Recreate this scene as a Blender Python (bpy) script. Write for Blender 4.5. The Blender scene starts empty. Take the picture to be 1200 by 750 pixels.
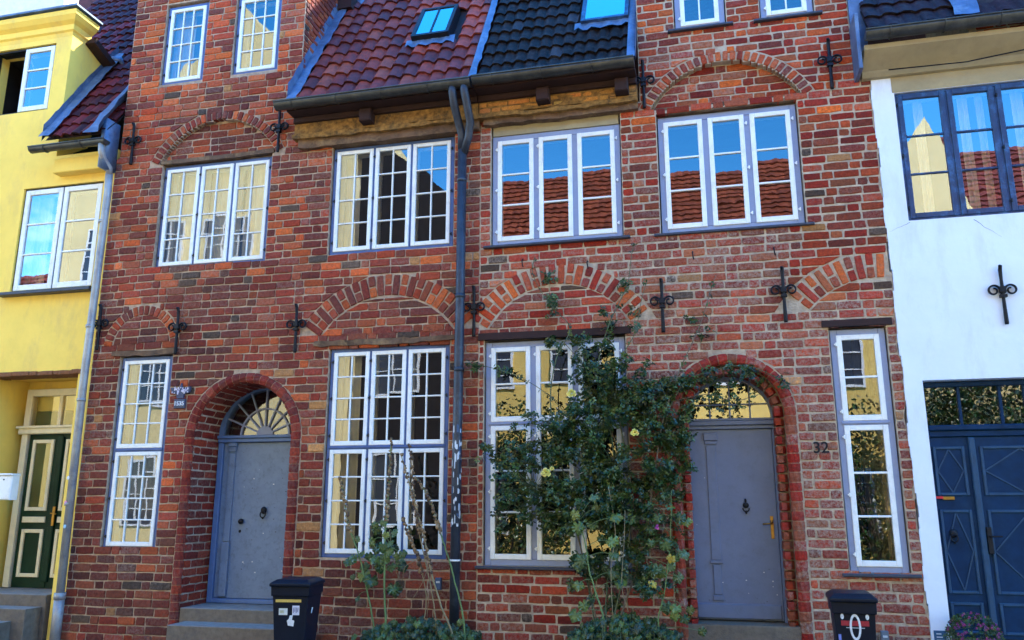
import bpy, math, random
from mathutils import Vector, Matrix
random.seed(7)
PI = math.pi
sc = bpy.context.scene
# ------------------------------------------------------------------ camera, sky, sun, exposure
CAM = Vector((0, -9.2, 1.6))
YAW, PIT, FPX = math.radians(13.5), math.radians(12.9), 950.0
cd = bpy.data.cameras.new('camera'); cam = bpy.data.objects.new('camera', cd)
sc.collection.objects.link(cam)
cam.location = CAM; cam.rotation_euler = (PI/2 + PIT, 0, YAW)
cd.sensor_width = 36; cd.lens = FPX/1200*36; cd.clip_start = .05; cd.clip_end = 600
sc.camera = cam
SUN_EL, SUN_ROT = 45.0, 42.0      # the sun stands behind the row of houses
w = bpy.data.worlds.new('World'); sc.world = w; w.use_nodes = True
wn, wl = w.node_tree.nodes, w.node_tree.links
bg = wn['Background']
sky = wn.new('ShaderNodeTexSky'); sky.sky_type = 'NISHITA'; sky.sun_disc = False
sky.sun_elevation = math.radians(SUN_EL); sky.sun_rotation = math.radians(SUN_ROT)
sky.ozone_density = 5.0; sky.dust_density = 0; sky.air_density = 1.0
tc = wn.new('ShaderNodeTexCoord'); mp = wn.new('ShaderNodeMapping'); mp.inputs['Scale'].default_value = (1, 1, 2.2)
nz = wn.new('ShaderNodeTexNoise'); nz.inputs['Scale'].default_value = 2.2; nz.inputs['Detail'].default_value = 7; nz.inputs['Roughness'].default_value = .58
rp = wn.new('ShaderNodeValToRGB'); rp.color_ramp.elements[0].position = .60; rp.color_ramp.elements[1].position = .82
rp.color_ramp.elements[1].color = (.75, .75, .75, 1)
mx = wn.new('ShaderNodeMixRGB'); mx.inputs['Color2'].default_value = (7.5, 7.8, 8.2, 1)
wl.new(tc.outputs['Generated'], mp.inputs['Vector']); wl.new(mp.outputs[0], nz.inputs['Vector'])
wl.new(nz.outputs['Fac'], rp.inputs['Fac']); wl.new(rp.outputs['Color'], mx.inputs['Fac'])
hs = wn.new('ShaderNodeHueSaturation'); hs.inputs['Saturation'].default_value = 1.3
wl.new(sky.outputs[0], hs.inputs['Color']); wl.new(hs.outputs[0], mx.inputs['Color1']); wl.new(mx.outputs[0], bg.inputs['Color'])
bg.inputs['Strength'].default_value = .15
sl = bpy.data.lights.new('sun', 'SUN'); sl.energy = 2.0; sl.angle = math.radians(.53); sl.color = (1, .95, .87)
so = bpy.data.objects.new('sun', sl); sc.collection.objects.link(so)
sd = Vector((math.sin(math.radians(SUN_ROT))*math.cos(math.radians(SUN_EL)), math.cos(math.radians(SUN_ROT))*math.cos(math.radians(SUN_EL)), math.sin(math.radians(SUN_EL))))
so.rotation_euler = sd.to_track_quat('Z', 'Y').to_euler()
so.location = (10, 30, 30)
sc.view_settings.view_transform = 'Standard'; sc.view_settings.look = 'None'
sc.view_settings.gamma = 1; sc.view_settings.use_curve_mapping = False
sc.view_settings.exposure = 3.05
sc.render.engine = 'CYCLES'

# ------------------------------------------------------------------ helpers
_r = Vector((math.cos(YAW), math.sin(YAW), 0)); _f = Vector((-math.sin(YAW)*math.cos(PIT), math.cos(YAW)*math.cos(PIT), math.sin(PIT)))
_u = _r.cross(_f)
def ray(px, py): return _r*(px-600) - _u*(py-375) + _f*FPX
def P(px, py, Y=0.0):
    d = ray(px, py); return CAM + d*((Y-CAM.y)/d.y)
def PN(px, py, p0, n):
    d = ray(px, py); return CAM + d*(((p0-CAM).dot(n))/d.dot(n))
def rnd(a, b): return random.uniform(a, b)
X, Yv, Zv = Vector((1,0,0)), Vector((0,1,0)), Vector((0,0,1))

class MB:
    """collects shapes of ONE mesh"""
    def __init__(s): s.v=[]; s.f=[]; s.c=[]; s.m=[]; s.col=(1,1,1,0); s.mi=0; s.sm=[]; s.smooth=False
    def face(s, idx, col=None):
        s.f.append(idx); s.c.append(col or s.col); s.m.append(s.mi); s.sm.append(s.smooth)
    def add(s, pts, faces, col=None):
        b=len(s.v); s.v += [tuple(p) for p in pts]
        for f in faces: s.face([b+i for i in f], col)
    def quad(s, a, b, c, d, col=None): s.add([a,b,c,d],[(0,1,2,3)],col)
    def box(s, x0,x1,y0,y1,z0,z1,col=None):
        s.add([(x0,y0,z0),(x1,y0,z0),(x1,y1,z0),(x0,y1,z0),(x0,y0,z1),(x1,y0,z1),(x1,y1,z1),(x0,y1,z1)],
              [(0,1,5,4),(1,2,6,5),(2,3,7,6),(3,0,4,7),(4,5,6,7),(3,2,1,0)],col)
    def bev(s, x0,x1,y0,y1,z0,z1,b=.006,col=None):
        """box whose front (-y) edges are bevelled"""
        o=[(x0,z0),(x1,z0),(x1,z1),(x0,z1)]; i=[(x0+b,z0+b),(x1-b,z0+b),(x1-b,z1-b),(x0+b,z1-b)]
        pts=[(a,y0,c) for a,c in i]+[(a,y0+b,c) for a,c in o]+[(a,y1,c) for a,c in o]
        fs=[(0,1,2,3)]
        for k in range(4):
            n=(k+1)%4; fs+=[(4+k,4+n,n,k),(8+k,8+n,4+n,4+k)]
        fs.append((11,10,9,8)); s.add(pts,fs,col)
    def poly(s, pts, y0, y1, col=None):
        """prism from an outline in the xz plane"""
        n=len(pts); v=[(a,y0,c) for a,c in pts]+[(a,y1,c) for a,c in pts]
        fs=[tuple(range(n)),tuple(range(2*n-1,n-1,-1))]
        for k in range(n):
            q=(k+1)%n; fs.append((k,n+k,n+q,q))
        s.add(v,fs,col)
    def obox(s, o, U, V, N, l, h, d, col=None):
        """oriented box; o = centre of the front face, N outward"""
        a=U*(l/2); b=V*(h/2); e=N*(-d)
        p=[o-a-b,o+a-b,o+a+b,o-a+b]; q=[x+e for x in p]
        s.add(p+q,[(0,1,2,3),(7,6,5,4),(0,4,5,1),(1,5,6,2),(2,6,7,3),(3,7,4,0)],col)
    def brick(s, o, U, V, N, l, h, col, d=.09, b=.007, j=.005, sl=0, sr=0):
        hl,hh=l/2,h/2
        ring=[(-hl,-hh),(0,-hh),(hl,-hh),(hl,0),(hl,hh),(0,hh),(-hl,hh),(-hl,0)]
        R=[]
        for k,(a,c) in enumerate(ring):
            q=.0035 if k%2==0 else 0
            sk=(sl if a<0 else sr if a>0 else 0)*c/max(hh,1e-3)
            R.append((a+sk-math.copysign(q,a)*(k%2==0)+rnd(-j,j)*(.9 if abs(a)>0 else 1), c-math.copysign(q,c)*(k%2==0)+rnd(-j,j)*.7))
        tx,tz,pr=rnd(-.02,.02),rnd(-.04,.04),rnd(-.004,.004)
        pts=[]
        for a,c in R: pts.append(o+U*a+V*c-N*d)
        for a,c in R: pts.append(o+U*a+V*c+N*(pr-b+tx*a+tz*c))
        for a,c in R:
            a2=a-math.copysign(min(b,hl*.4),a) if a else a; c2=c-math.copysign(min(b,hh*.4),c) if abs(c)>.012 else c
            pts.append(o+U*a2+V*c2+N*(pr+tx*a+tz*c+rnd(-.0012,.0012)))
        fs=[tuple(range(16,24))]
        for k in range(8):
            n=(k+1)%8; fs+=[(k,n,8+n,8+k),(8+k,8+n,16+n,16+k)]
        s.add(pts,fs,col)
    def tube(s, path, r, n=8, col=None, caps=True, flat=1.0):
        path=[Vector(p) for p in path]; m=len(path)
        rr=r if isinstance(r,(list,tuple)) else [r]*m
        base=len(s.v); up=None
        for i,p in enumerate(path):
            t=(path[min(i+1,m-1)]-path[max(i-1,0)]).normalized()
            if up is None:
                up = Yv if abs(t.y)<.9 else Zv
            a=(up-t*up.dot(t)); a=a.normalized() if a.length>1e-5 else t.orthogonal().normalized(); b=t.cross(a); up=a
            for k in range(n):
                an=2*PI*k/n; q=p+(a*math.cos(an)*flat+b*math.sin(an))*rr[i]; s.v.append(tuple(q))
        for i in range(m-1):
            for k in range(n):
                q=(k+1)%n; s.face([base+i*n+k,base+i*n+q,base+(i+1)*n+q,base+(i+1)*n+k],col)
        if caps:
            s.face([base+k for k in range(n)][::-1],col); s.face([base+(m-1)*n+k for k in range(n)],col)
    def ball(s, c, r, col=None, n=8, m=5, sq=(1,1,1)):
        c=Vector(c); base=len(s.v)
        for i in range(m+1):
            th=PI*i/m
            for k in range(n):
                a=2*PI*k/n; s.v.append((c.x+r*sq[0]*math.sin(th)*math.cos(a),c.y+r*sq[1]*math.sin(th)*math.sin(a),c.z+r*sq[2]*math.cos(th)))
        for i in range(m):
            for k in range(n):
                q=(k+1)%n; s.face([base+i*n+k,base+(i+1)*n+k,base+(i+1)*n+q,base+i*n+q],col)
    def mesh(s, name, mats):
        me=bpy.data.meshes.new(name); me.from_pydata(s.v,[],s.f)
        if not isinstance(mats,(list,tuple)): mats=[mats]
        for m in mats: me.materials.append(m)
        me.polygons.foreach_set('material_index',s.m); me.polygons.foreach_set('use_smooth',s.sm)
        ca=me.color_attributes.new('Col','FLOAT_COLOR','CORNER'); buf=[]
        for f,c in zip(s.f,s.c):
            c=tuple(c) if len(c)==4 else tuple(c)+(0,)
            buf.extend(c*len(f))
        ca.data.foreach_set('color',buf); me.update(); return me
    def build(s, name, mats, parent=None, loc=None):
        return link(name, s.mesh(name,mats), parent, loc)
def link(name, me, parent=None, loc=None):
    o=bpy.data.objects.new(name,me); sc.collection.objects.link(o)
    if parent is not None:
        o.parent=parent
        if parent.get('_root'): o.matrix_parent_inverse=Matrix.Translation(-Vector(parent['_root'])) @ Matrix.Identity(4)
    if loc is not None: o.location=loc
    return o
def tag(o, label=None, cat=None, group=None, kind=None):
    if label: o['label']=label
    if cat: o['category']=cat
    if group: o['group']=group
    if kind: o['kind']=kind
    return o
def thing(name, loc, label, cat, group=None):
    o=bpy.data.objects.new(name,None); sc.collection.objects.link(o); o.location=loc; o.empty_display_size=.3
    o['_root']=list(loc); return tag(o,label,cat,group)

# ------------------------------------------------------------------ materials
def mat(name, col=(.5,.5,.5), rough=.6, metal=0, streak=1, var=.12, vs=6.0, bump=.0, bs=60, attr=False, spec=.4, dirt=None, dirt_amt=0, dirt_s=3.0):
    m=bpy.data.materials.new(name); m.use_nodes=True; n,l=m.node_tree.nodes,m.node_tree.links
    b=n['Principled BSDF']; b.inputs['Roughness'].default_value=rough; b.inputs['Metallic'].default_value=metal
    b.inputs['Specular IOR Level'].default_value=spec
    t=n.new('ShaderNodeTexCoord'); nz=n.new('ShaderNodeTexNoise'); nz.inputs['Scale'].default_value=vs; nz.inputs['Detail'].default_value=6; nz.inputs['Roughness'].default_value=.65
    l.new(t.outputs['Object'],nz.inputs['Vector'])
    r=n.new('ShaderNodeMapRange'); r.inputs['From Min'].default_value=.3; r.inputs['From Max'].default_value=.7; r.inputs['To Min'].default_value=1-var; r.inputs['To Max'].default_value=1+var
    l.new(nz.outputs['Fac'],r.inputs['Value'])
    mul=n.new('ShaderNodeVectorMath'); mul.operation='SCALE'
    if attr:
        a=n.new('ShaderNodeAttribute'); a.attribute_name='Col'; l.new(a.outputs['Color'],mul.inputs[0])
    else: mul.inputs[0].default_value=col
    l.new(r.outputs[0],mul.inputs['Scale']); out=mul.outputs[0]
    if dirt:
        dn=n.new('ShaderNodeTexNoise'); dn.inputs['Scale'].default_value=dirt_s; dn.inputs['Detail'].default_value=9; dn.inputs['Roughness'].default_value=.75
        sm_=n.new('ShaderNodeMapping'); sm_.inputs['Scale'].default_value=(1,1,1/streak); l.new(t.outputs['Object'],sm_.inputs['Vector']); l.new(sm_.outputs[0],dn.inputs['Vector'])
        dr=n.new('ShaderNodeMapRange'); dr.inputs['From Min'].default_value=.5; dr.inputs['From Max'].default_value=.68; dr.inputs['To Max'].default_value=dirt_amt
        l.new(dn.outputs['Fac'],dr.inputs['Value'])
        mm=n.new('ShaderNodeMixRGB'); mm.inputs['Color2'].default_value=(*dirt,1); l.new(dr.outputs[0],mm.inputs['Fac']); l.new(out,mm.inputs['Color1']); out=mm.outputs[0]
    l.new(out,b.inputs['Base Color'])
    if bump:
        bn=n.new('ShaderNodeTexNoise'); bn.inputs['Scale'].default_value=bs; bn.inputs['Detail'].default_value=5; l.new(t.outputs['Object'],bn.inputs['Vector'])
        bb=n.new('ShaderNodeBump'); bb.inputs['Strength'].default_value=bump; bb.inputs['Distance'].default_value=.01
        l.new(bn.outputs['Fac'],bb.inputs['Height']); l.new(bb.outputs[0],b.inputs['Normal'])
    return m
def brick_mat(name):
    m=bpy.data.materials.new(name); m.use_nodes=True; n,l=m.node_tree.nodes,m.node_tree.links
    b=n['Principled BSDF']; b.inputs['Roughness'].default_value=.82; b.inputs['Specular IOR Level'].default_value=.3
    t=n.new('ShaderNodeTexCoord'); a=n.new('ShaderNodeAttribute'); a.attribute_name='Col'
    def noise(s,d,rr): 
        z=n.new('ShaderNodeTexNoise'); z.inputs['Scale'].default_value=s; z.inputs['Detail'].default_value=d; z.inputs['Roughness'].default_value=rr
        l.new(t.outputs['Object'],z.inputs['Vector']); return z.outputs['Fac']
    def rng(src,a0,a1,b0,b1):
        r=n.new('ShaderNodeMapRange'); r.inputs['From Min'].default_value=a0; r.inputs['From Max'].default_value=a1; r.inputs['To Min'].default_value=b0; r.inputs['To Max'].default_value=b1
        l.new(src,r.inputs['Value']); return r.outputs[0]
    v=rng(noise(28,6,.7),.3,.7,.5,1.2)
    mul=n.new('ShaderNodeVectorMath'); mul.operation='SCALE'; hu=n.new('ShaderNodeVectorMath'); hu.operation='MULTIPLY'; hu.inputs[1].default_value=(1.3,.90,.50); l.new(a.outputs['Color'],hu.inputs[0]); l.new(hu.outputs[0],mul.inputs[0]); l.new(v,mul.inputs['Scale'])
    # soot blotches
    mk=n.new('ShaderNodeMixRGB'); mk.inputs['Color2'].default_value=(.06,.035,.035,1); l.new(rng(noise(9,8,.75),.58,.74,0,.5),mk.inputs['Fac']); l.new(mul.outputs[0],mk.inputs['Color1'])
    # lime bloom, amount from the attribute alpha
    lm=n.new('ShaderNodeMath'); lm.operation='MULTIPLY'; l.new(rng(noise(26,9,.8),.42,.62,0,1),lm.inputs[0]); l.new(a.outputs['Alpha'],lm.inputs[1])
    ml=n.new('ShaderNodeMixRGB'); ml.inputs['Color2'].default_value=(.40,.29,.225,1); l.new(lm.outputs[0],ml.inputs['Fac']); l.new(mk.outputs[0],ml.inputs['Color1'])
    l.new(ml.outputs[0],b.inputs['Base Color'])
    bb=n.new('ShaderNodeBump'); bb.inputs['Strength'].default_value=1; bb.inputs['Distance'].default_value=.02
    l.new(noise(45,8,.7),bb.inputs['Height']); l.new(bb.outputs[0],b.inputs['Normal'])
    return m
def glass_mat(name, base=.11, tint=(.92,.95,.95), wav=.03):
    m=bpy.data.materials.new(name); m.use_nodes=True; n,l=m.node_tree.nodes,m.node_tree.links
    n.remove(n['Principled BSDF']); out=n['Material Output']
    g=n.new('ShaderNodeBsdfGlossy'); g.inputs['Roughness'].default_value=.0; g.inputs['Color'].default_value=(1,1,1,1)
    tr=n.new('ShaderNodeBsdfTransparent'); tr.inputs['Color'].default_value=(*tint,1)
    fr=n.new('ShaderNodeFresnel'); fr.inputs['IOR'].default_value=1.55
    ad=n.new('ShaderNodeMath'); ad.operation='ADD'; ad.use_clamp=True; ad.inputs[1].default_value=base; l.new(fr.outputs[0],ad.inputs[0])
    mi=n.new('ShaderNodeMixShader'); l.new(ad.outputs[0],mi.inputs['Fac']); l.new(tr.outputs[0],mi.inputs[1]); l.new(g.outputs[0],mi.inputs[2]); l.new(mi.outputs[0],out.inputs['Surface'])
    t=n.new('ShaderNodeTexCoord'); z=n.new('ShaderNodeTexNoise'); z.inputs['Scale'].default_value=5; z.inputs['Detail'].default_value=1
    l.new(t.outputs['Object'],z.inputs['Vector']); bb=n.new('ShaderNodeBump'); bb.inputs['Strength'].default_value=wav; bb.inputs['Distance'].default_value=.01
    l.new(z.outputs['Fac'],bb.inputs['Height']); l.new(bb.outputs[0],g.inputs['Normal'])
    return m
M={}
M['brick']=brick_mat('brick')
M['mortarA']=mat('tan_mortar',(.42,.30,.21),.95,var=.3,vs=14,bump=.8,bs=70,dirt=(.12,.07,.055),dirt_amt=.75,dirt_s=1.4)
M['mortarB']=mat('pale_mortar',(.46,.36,.26),.95,var=.28,vs=12,bump=.9,bs=60,dirt=(.2,.13,.1),dirt_amt=.6,dirt_s=2.6)
M['white']=mat('white_paint',(.8,.8,.78),.42,var=.05,vs=9,bump=.12,bs=40,dirt=(.45,.42,.38),dirt_amt=.35,dirt_s=7)
M['blueA']=mat('blue_frame_paint',(.06,.11,.28),.45,var=.18,vs=8,bump=.15,bs=50,dirt=(.05,.07,.14),dirt_amt=.5,dirt_s=9)
M['greyB']=mat('lilac_grey_paint',(.25,.29,.43),.5,var=.1,vs=8,bump=.12,bs=50,dirt=(.16,.16,.2),dirt_amt=.4,dirt_s=8)
M['sill']=mat('dark_zinc',(.045,.05,.07),.5,metal=.2,var=.25,vs=12)
M['glass']=glass_mat('window_glass')
M['glassY']=glass_mat('clear_glass',.20)
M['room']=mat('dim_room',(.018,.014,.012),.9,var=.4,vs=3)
M['curtain']=mat('curtain',(.72,.66,.52),.9,var=.12,vs=5)
M['doorA']=mat('grey_blue_door_paint',(.15,.21,.315),.45,var=.12,vs=5,bump=.15,bs=30,dirt=(.07,.09,.125),dirt_amt=.5,dirt_s=11)
M['doorAb']=mat('door_frame_blue',(.09,.16,.33),.45,var=.15,vs=6)
M['doorB']=mat('slate_blue_door_paint',(.12,.155,.25),.42,var=.08,vs=4,bump=.1,bs=30,dirt=(.08,.1,.14),dirt_amt=.35,dirt_s=9)
M['navy']=mat('navy_door_paint',(.003,.024,.070),.55,spec=.15,var=.25,vs=6,dirt=(.012,.045,.10),dirt_amt=.5,dirt_s=5)
M['navyL']=mat('worn_navy_trim',(.010,.05,.11),.55,var=.25,vs=9)
M['frameW']=mat('blue_black_frame',(.016,.035,.10),.4,var=.35,vs=9,dirt=(.05,.16,.36),dirt_amt=.8,dirt_s=6)
M['green']=mat('bottle_green_paint',(.005,.026,.014),.45,var=.3,vs=6,spec=.15)
M['cream']=mat('cream_paint',(.72,.62,.42),.5,var=.1,vs=8)
M['yellow']=mat('yellow_plaster',(.92,.63,.12),.85,var=.07,vs=2.2,bump=.5,bs=9,dirt=(.66,.44,.14),dirt_amt=.6,dirt_s=2.4,streak=3)
M['whitew']=mat('whitewashed_plaster',(.74,.78,.86),.85,var=.04,vs=2,bump=.4,bs=8,dirt=(.55,.56,.58),dirt_amt=.5,dirt_s=2.6,streak=3.5)
M['beige']=mat('beige_board',(.34,.27,.15),.7,var=.15,vs=3,bump=.2,bs=20,dirt=(.25,.19,.11),dirt_amt=.5,dirt_s=4)
M['tile']=mat('red_clay_tile',attr=True,rough=.62,var=.35,vs=9,bump=.3,bs=60,spec=.2,dirt=(.08,.03,.03),dirt_amt=.55,dirt_s=7)
M['tiled']=mat('dark_tile',attr=True,rough=.7,var=.4,vs=12,bump=.3,bs=60,spec=.15,dirt=(.09,.085,.08),dirt_amt=.35,dirt_s=14)
M['lead']=mat('lead_flashing',(.095,.14,.23),.5,metal=.35,var=.3,vs=5,bump=.5,bs=14,dirt=(.28,.33,.40),dirt_amt=.6,dirt_s=4)
M['zinc']=mat('weathered_zinc',(.06,.06,.056),.42,metal=.6,var=.35,vs=6,dirt=(.14,.135,.11),dirt_amt=.5,dirt_s=5)
M['pipe']=mat('grey_blue_pipe',(.03,.037,.055),.45,metal=.2,var=.35,vs=6,dirt=(.11,.13,.16),dirt_amt=.5,dirt_s=4)
M['pipeY']=mat('pale_zinc_pipe',(.36,.34,.32),.5,metal=.3,var=.25,vs=5,dirt=(.12,.14,.22),dirt_amt=.7,dirt_s=3)
M['oldwood']=mat('weathered_timber',(.12,.065,.035),.85,var=.5,vs=5,bump=.8,bs=26,dirt=(.33,.2,.09),dirt_amt=.8,dirt_s=4)
M['darkwood']=mat('dark_red_timber',(.028,.009,.007),.8,var=.35,vs=7,bump=.3,bs=30)
M['ochre']=mat('mossy_ochre_render',(.24,.12,.03),.95,var=.6,vs=16,bump=1,bs=34,dirt=(.05,.035,.02),dirt_amt=.95,dirt_s=6)
M['iron']=mat('black_iron',(.010,.011,.016),.5,metal=.5,var=.4,vs=20,bump=.4,bs=60)
M['brass']=mat('brass',(.34,.19,.05),.42,metal=1,var=.2,vs=20)
M['stone']=mat('grey_stone',(.16,.12,.085),.9,var=.25,vs=14,bump=.7,bs=70,dirt=(.09,.075,.07),dirt_amt=.6,dirt_s=3)
M['stoneL']=mat('worn_stone_tread',(.24,.21,.19),.8,var=.25,vs=12,bump=.5,bs=60)
M['bin']=mat('dark_navy_plastic',(.005,.008,.017),.45,spec=.2,var=.2,vs=6,bump=.12,bs=120)
M['sticker']=mat('paper_sticker',attr=True,rough=.6,var=.15,vs=60)
M['paint']=mat('brushed_paint',attr=True,rough=.6,var=.2,vs=40)
def leaf_mat(name):
    m=mat(name,attr=True,rough=.32,var=.25,vs=18,spec=.6); n,l=m.node_tree.nodes,m.node_tree.links
    b=n['Principled BSDF']; tl=n.new('ShaderNodeBsdfTranslucent'); mi=n.new('ShaderNodeMixShader'); mi.inputs['Fac'].default_value=.25
    l.new(b.inputs['Base Color'].links[0].from_socket,tl.inputs['Color']); o=n['Material Output']
    l.new(b.outputs[0],mi.inputs[1]); l.new(tl.outputs[0],mi.inputs[2]); l.new(mi.outputs[0],o.inputs['Surface']); return m
M['leaf']=leaf_mat('leaf'); M['petal']=leaf_mat('petal'); M['stem']=mat('plant_stem',attr=True,rough=.7,var=.2,vs=20)
M['asphalt']=mat('cobbled_street',(.09,.085,.08),.9,var=.4,vs=5,bump=1,bs=9)
M['pave']=mat('pavement_slab',(.2,.19,.18),.9,var=.25,vs=3,bump=.6,bs=30)
M['ground']=mat('ground',(.10,.095,.085),.95,var=.3,vs=.5)
M['oyellow']=mat('opposite_yellow_plaster',(.74,.52,.15),.9,var=.08,vs=1)
M['ocream']=mat('opposite_cream_plaster',(.78,.62,.30),.9,var=.08,vs=1)
M['odark']=mat('opposite_dark_brick',(.014,.010,.010),.9,var=.3,vs=2)

# ------------------------------------------------------------------ ground
GZ=-.06
g=MB(); g.box(-150,150,-150,150,GZ-.5,GZ-.14); tag(g.build('ground',M['ground']),kind='structure')
g=MB(); g.box(-60,60,-9.0,-1.6,GZ-.13,GZ-.11); tag(g.build('street',M['asphalt']),kind='structure')
for a,b in ((-1.6,.2),(-11.3,-9.0)):
    g=MB()
    k0=-60
    while k0<60:
        g.bev(k0,k0+.97,a+.012,b,GZ-.14,GZ,.004) if False else g.box(k0,k0+.985,a,b,GZ-.139,GZ+rnd(-.003,.003)); k0+=1.0
    tag(g.build('pavement',M['pave']),kind='structure')

# ------------------------------------------------------------------ brickwork
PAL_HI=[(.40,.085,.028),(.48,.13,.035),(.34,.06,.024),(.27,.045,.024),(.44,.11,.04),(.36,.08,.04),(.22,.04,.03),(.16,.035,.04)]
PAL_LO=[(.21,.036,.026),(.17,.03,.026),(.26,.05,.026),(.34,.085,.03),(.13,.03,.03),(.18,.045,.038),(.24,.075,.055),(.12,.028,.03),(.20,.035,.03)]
PAL_B=[(.30,.035,.022),(.36,.06,.026),(.25,.028,.02),(.31,.07,.036),(.19,.026,.024),(.26,.08,.055),(.36,.13,.08),(.20,.05,.045),(.28,.03,.02)]
ODD=[(.07,.055,.06),(.05,.04,.045),(.13,.05,.045),(.40,.25,.14)]
from mathutils import noise as NZ
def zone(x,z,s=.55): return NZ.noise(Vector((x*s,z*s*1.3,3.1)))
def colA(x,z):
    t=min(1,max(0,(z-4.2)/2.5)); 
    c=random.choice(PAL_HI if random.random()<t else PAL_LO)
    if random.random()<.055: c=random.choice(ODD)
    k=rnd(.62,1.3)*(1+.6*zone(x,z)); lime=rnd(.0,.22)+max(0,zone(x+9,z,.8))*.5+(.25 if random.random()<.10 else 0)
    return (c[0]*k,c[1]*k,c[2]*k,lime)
def colB(x,z):
    c=random.choice(PAL_B); 
    if random.random()<.05: c=random.choice(ODD)
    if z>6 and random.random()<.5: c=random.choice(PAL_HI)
    k=rnd(.62,1.3)*(1+.5*zone(x,z))
    base=.06+max(0,zone(x+4,z,.9))*.8
    if z<4.6: base=.42
    if x>.9 and z<3.8: base=.9
    if -1<x<1.2 and 3<z<4.7: base=.75
    if x>1.0 and 3.9<z<5.3: base=.12
    if -2.9<x<-2.4: base=.55
    lime=min(1,max(0,base*.9+rnd(-.45,.3)))
    return (c[0]*k,c[1]*k,c[2]*k,lime)
def colArch(x,z): c=random.choice(PAL_LO+PAL_HI[:3]); k=rnd(.85,1.2); return (c[0]*k,c[1]*k,c[2]*k,rnd(0,.25))
def colArchB(x,z): c=random.choice(PAL_B+PAL_HI[:2]); k=rnd(.9,1.3); return (c[0]*k,c[1]*k,c[2]*k,rnd(0,.35))
def colDoor(x,z):   # cleaner moulded bricks round a door
    c=random.choice([(.20,.022,.016),(.15,.018,.016),(.25,.04,.022),(.13,.02,.02)]); k=rnd(.85,1.15); return (c[0]*k,c[1]*k,c[2]*k,rnd(0,.25))
def colDoorB(x,z):
    c=random.choice([(.27,.02,.014),(.22,.018,.014),(.30,.045,.02),(.22,.07,.05)]); k=rnd(.85,1.15); return (c[0]*k,c[1]*k,c[2]*k,rnd(0,.3) if random.random()<.7 else rnd(.5,1))
def subtract(iv,a,b):
    out=[]
    for p,q in iv:
        if b<=p or a>=q: out.append((p,q)); continue
        if a>p: out.append((p,a))
        if b<q: out.append((b,q))
    return out
def warp(x,z): return .011*math.sin(x*.9+1+z*.15)+.006*math.sin(x*2.1+z*.9)+.003*math.sin(x*5.3+z*2)
def lay(mb, z0, z1, h, fn, colf, origin=Vector((0,0,0)), U=X, N=-Yv, d=.09, jn=.013, y=0.0, wp=True):
    """courses of brick; fn(z) gives the free intervals of that course"""
    mb.mi=0; k=0; z=z0
    while z<z1-.02:
        hh=min(h,z1-z); zc=z+hh/2
        ivm=fn(zc); ivb=fn(zc-hh*.35); ivt=fn(zc+hh*.35); same=len(ivm)==len(ivb)==len(ivt)
        for qi,(a,b) in enumerate(ivm):
            if b-a<.045: continue
            SLf=SRt=0
            if same:
                SLf=max(-.10,min(.10,(ivt[qi][0]-ivb[qi][0])/1.4)); SRt=max(-.10,min(.10,(ivt[qi][1]-ivb[qi][1])/1.4))
                if abs(SLf)<.004: SLf=0
                if abs(SRt)<.004: SRt=0
            aa0=a
            p=a; s=rnd(0,1); seq=k+int(rnd(0,3))
            first=True
            while p<b-.001:
                L=(.275 if seq%3!=2 else .13)*rnd(.93,1.07)
                if first: L*=rnd(.45,1.0); first=False
                q=p+L
                if b-q<.075: q=b
                l=q-p-jn*rnd(.7,1.3); c=(p+q)/2
                dz=warp(c,zc) if wp else 0
                ys=y
                mb.brick(origin+U*c+Zv*(zc+dz)-N*(ys), (U+Zv*rnd(-.012,.012)).normalized(), Zv, N, l, hh-jn*rnd(.75,1.3), colf(c,zc), d=d, sl=SLf*.85 if p==aa0 and l>abs(SLf)*1.2 else 0, sr=SRt*.85 if q==b and l>abs(SRt)*1.2 else 0)
                p=q; seq+=1
        z+=hh; k+=1
def mortar(mb, brk, fn, y0, y1, mi=1):
    mb.mi=mi; brk=sorted(set(round(b,4) for b in brk))
    for z0,z1 in zip(brk,brk[1:]):
        for a,b in fn((z0+z1)/2):
            if b-a>.004: mb.box(a,b,y0,y1,z0,z1,(1,1,1,0))
    mb.mi=0
def frange(a,b,s):
    n=max(1,int(math.ceil((b-a)/s))); return [a+(b-a)*i/n for i in range(n+1)]
def voussoirs(mb, cx, cz, ri, ro, a0, a1, colf, y=-.004, d=.1, full=False, jn=.014, xmax=None):
    """ring of radial bricks, angles in degrees"""
    rm=(ri+ro)/2; n=max(3,int(round(math.radians(a1-a0)*rm/(.105 if full else .085))))
    mb.mi=0
    for k in range(n):
        a=math.radians(a0+(a1-a0)*(k+.5)/n); U=Vector((math.cos(a),0,math.sin(a))); V=Vector((-math.sin(a),0,math.cos(a)))
        wdt=math.radians(a1-a0)/n*rm-jn
        segs=[(ri,ro)]
        if full and k%2: segs=[(ri,rm-.01),(rm,ro)]
        if full and k%2==0 : segs=[(ri,ri+(ro-ri)*.97)]
        for r0,r1 in segs:
            c=Vector((cx,y,cz))+U*((r0+r1)/2)
            if xmax and c.x+.05>xmax: continue
            mb.brick(c,V*-1,U,-Yv,wdt*rnd(.95,1.02),r1-r0-jn*.5,colf(c.x,c.z),d=d,j=.003)
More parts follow.
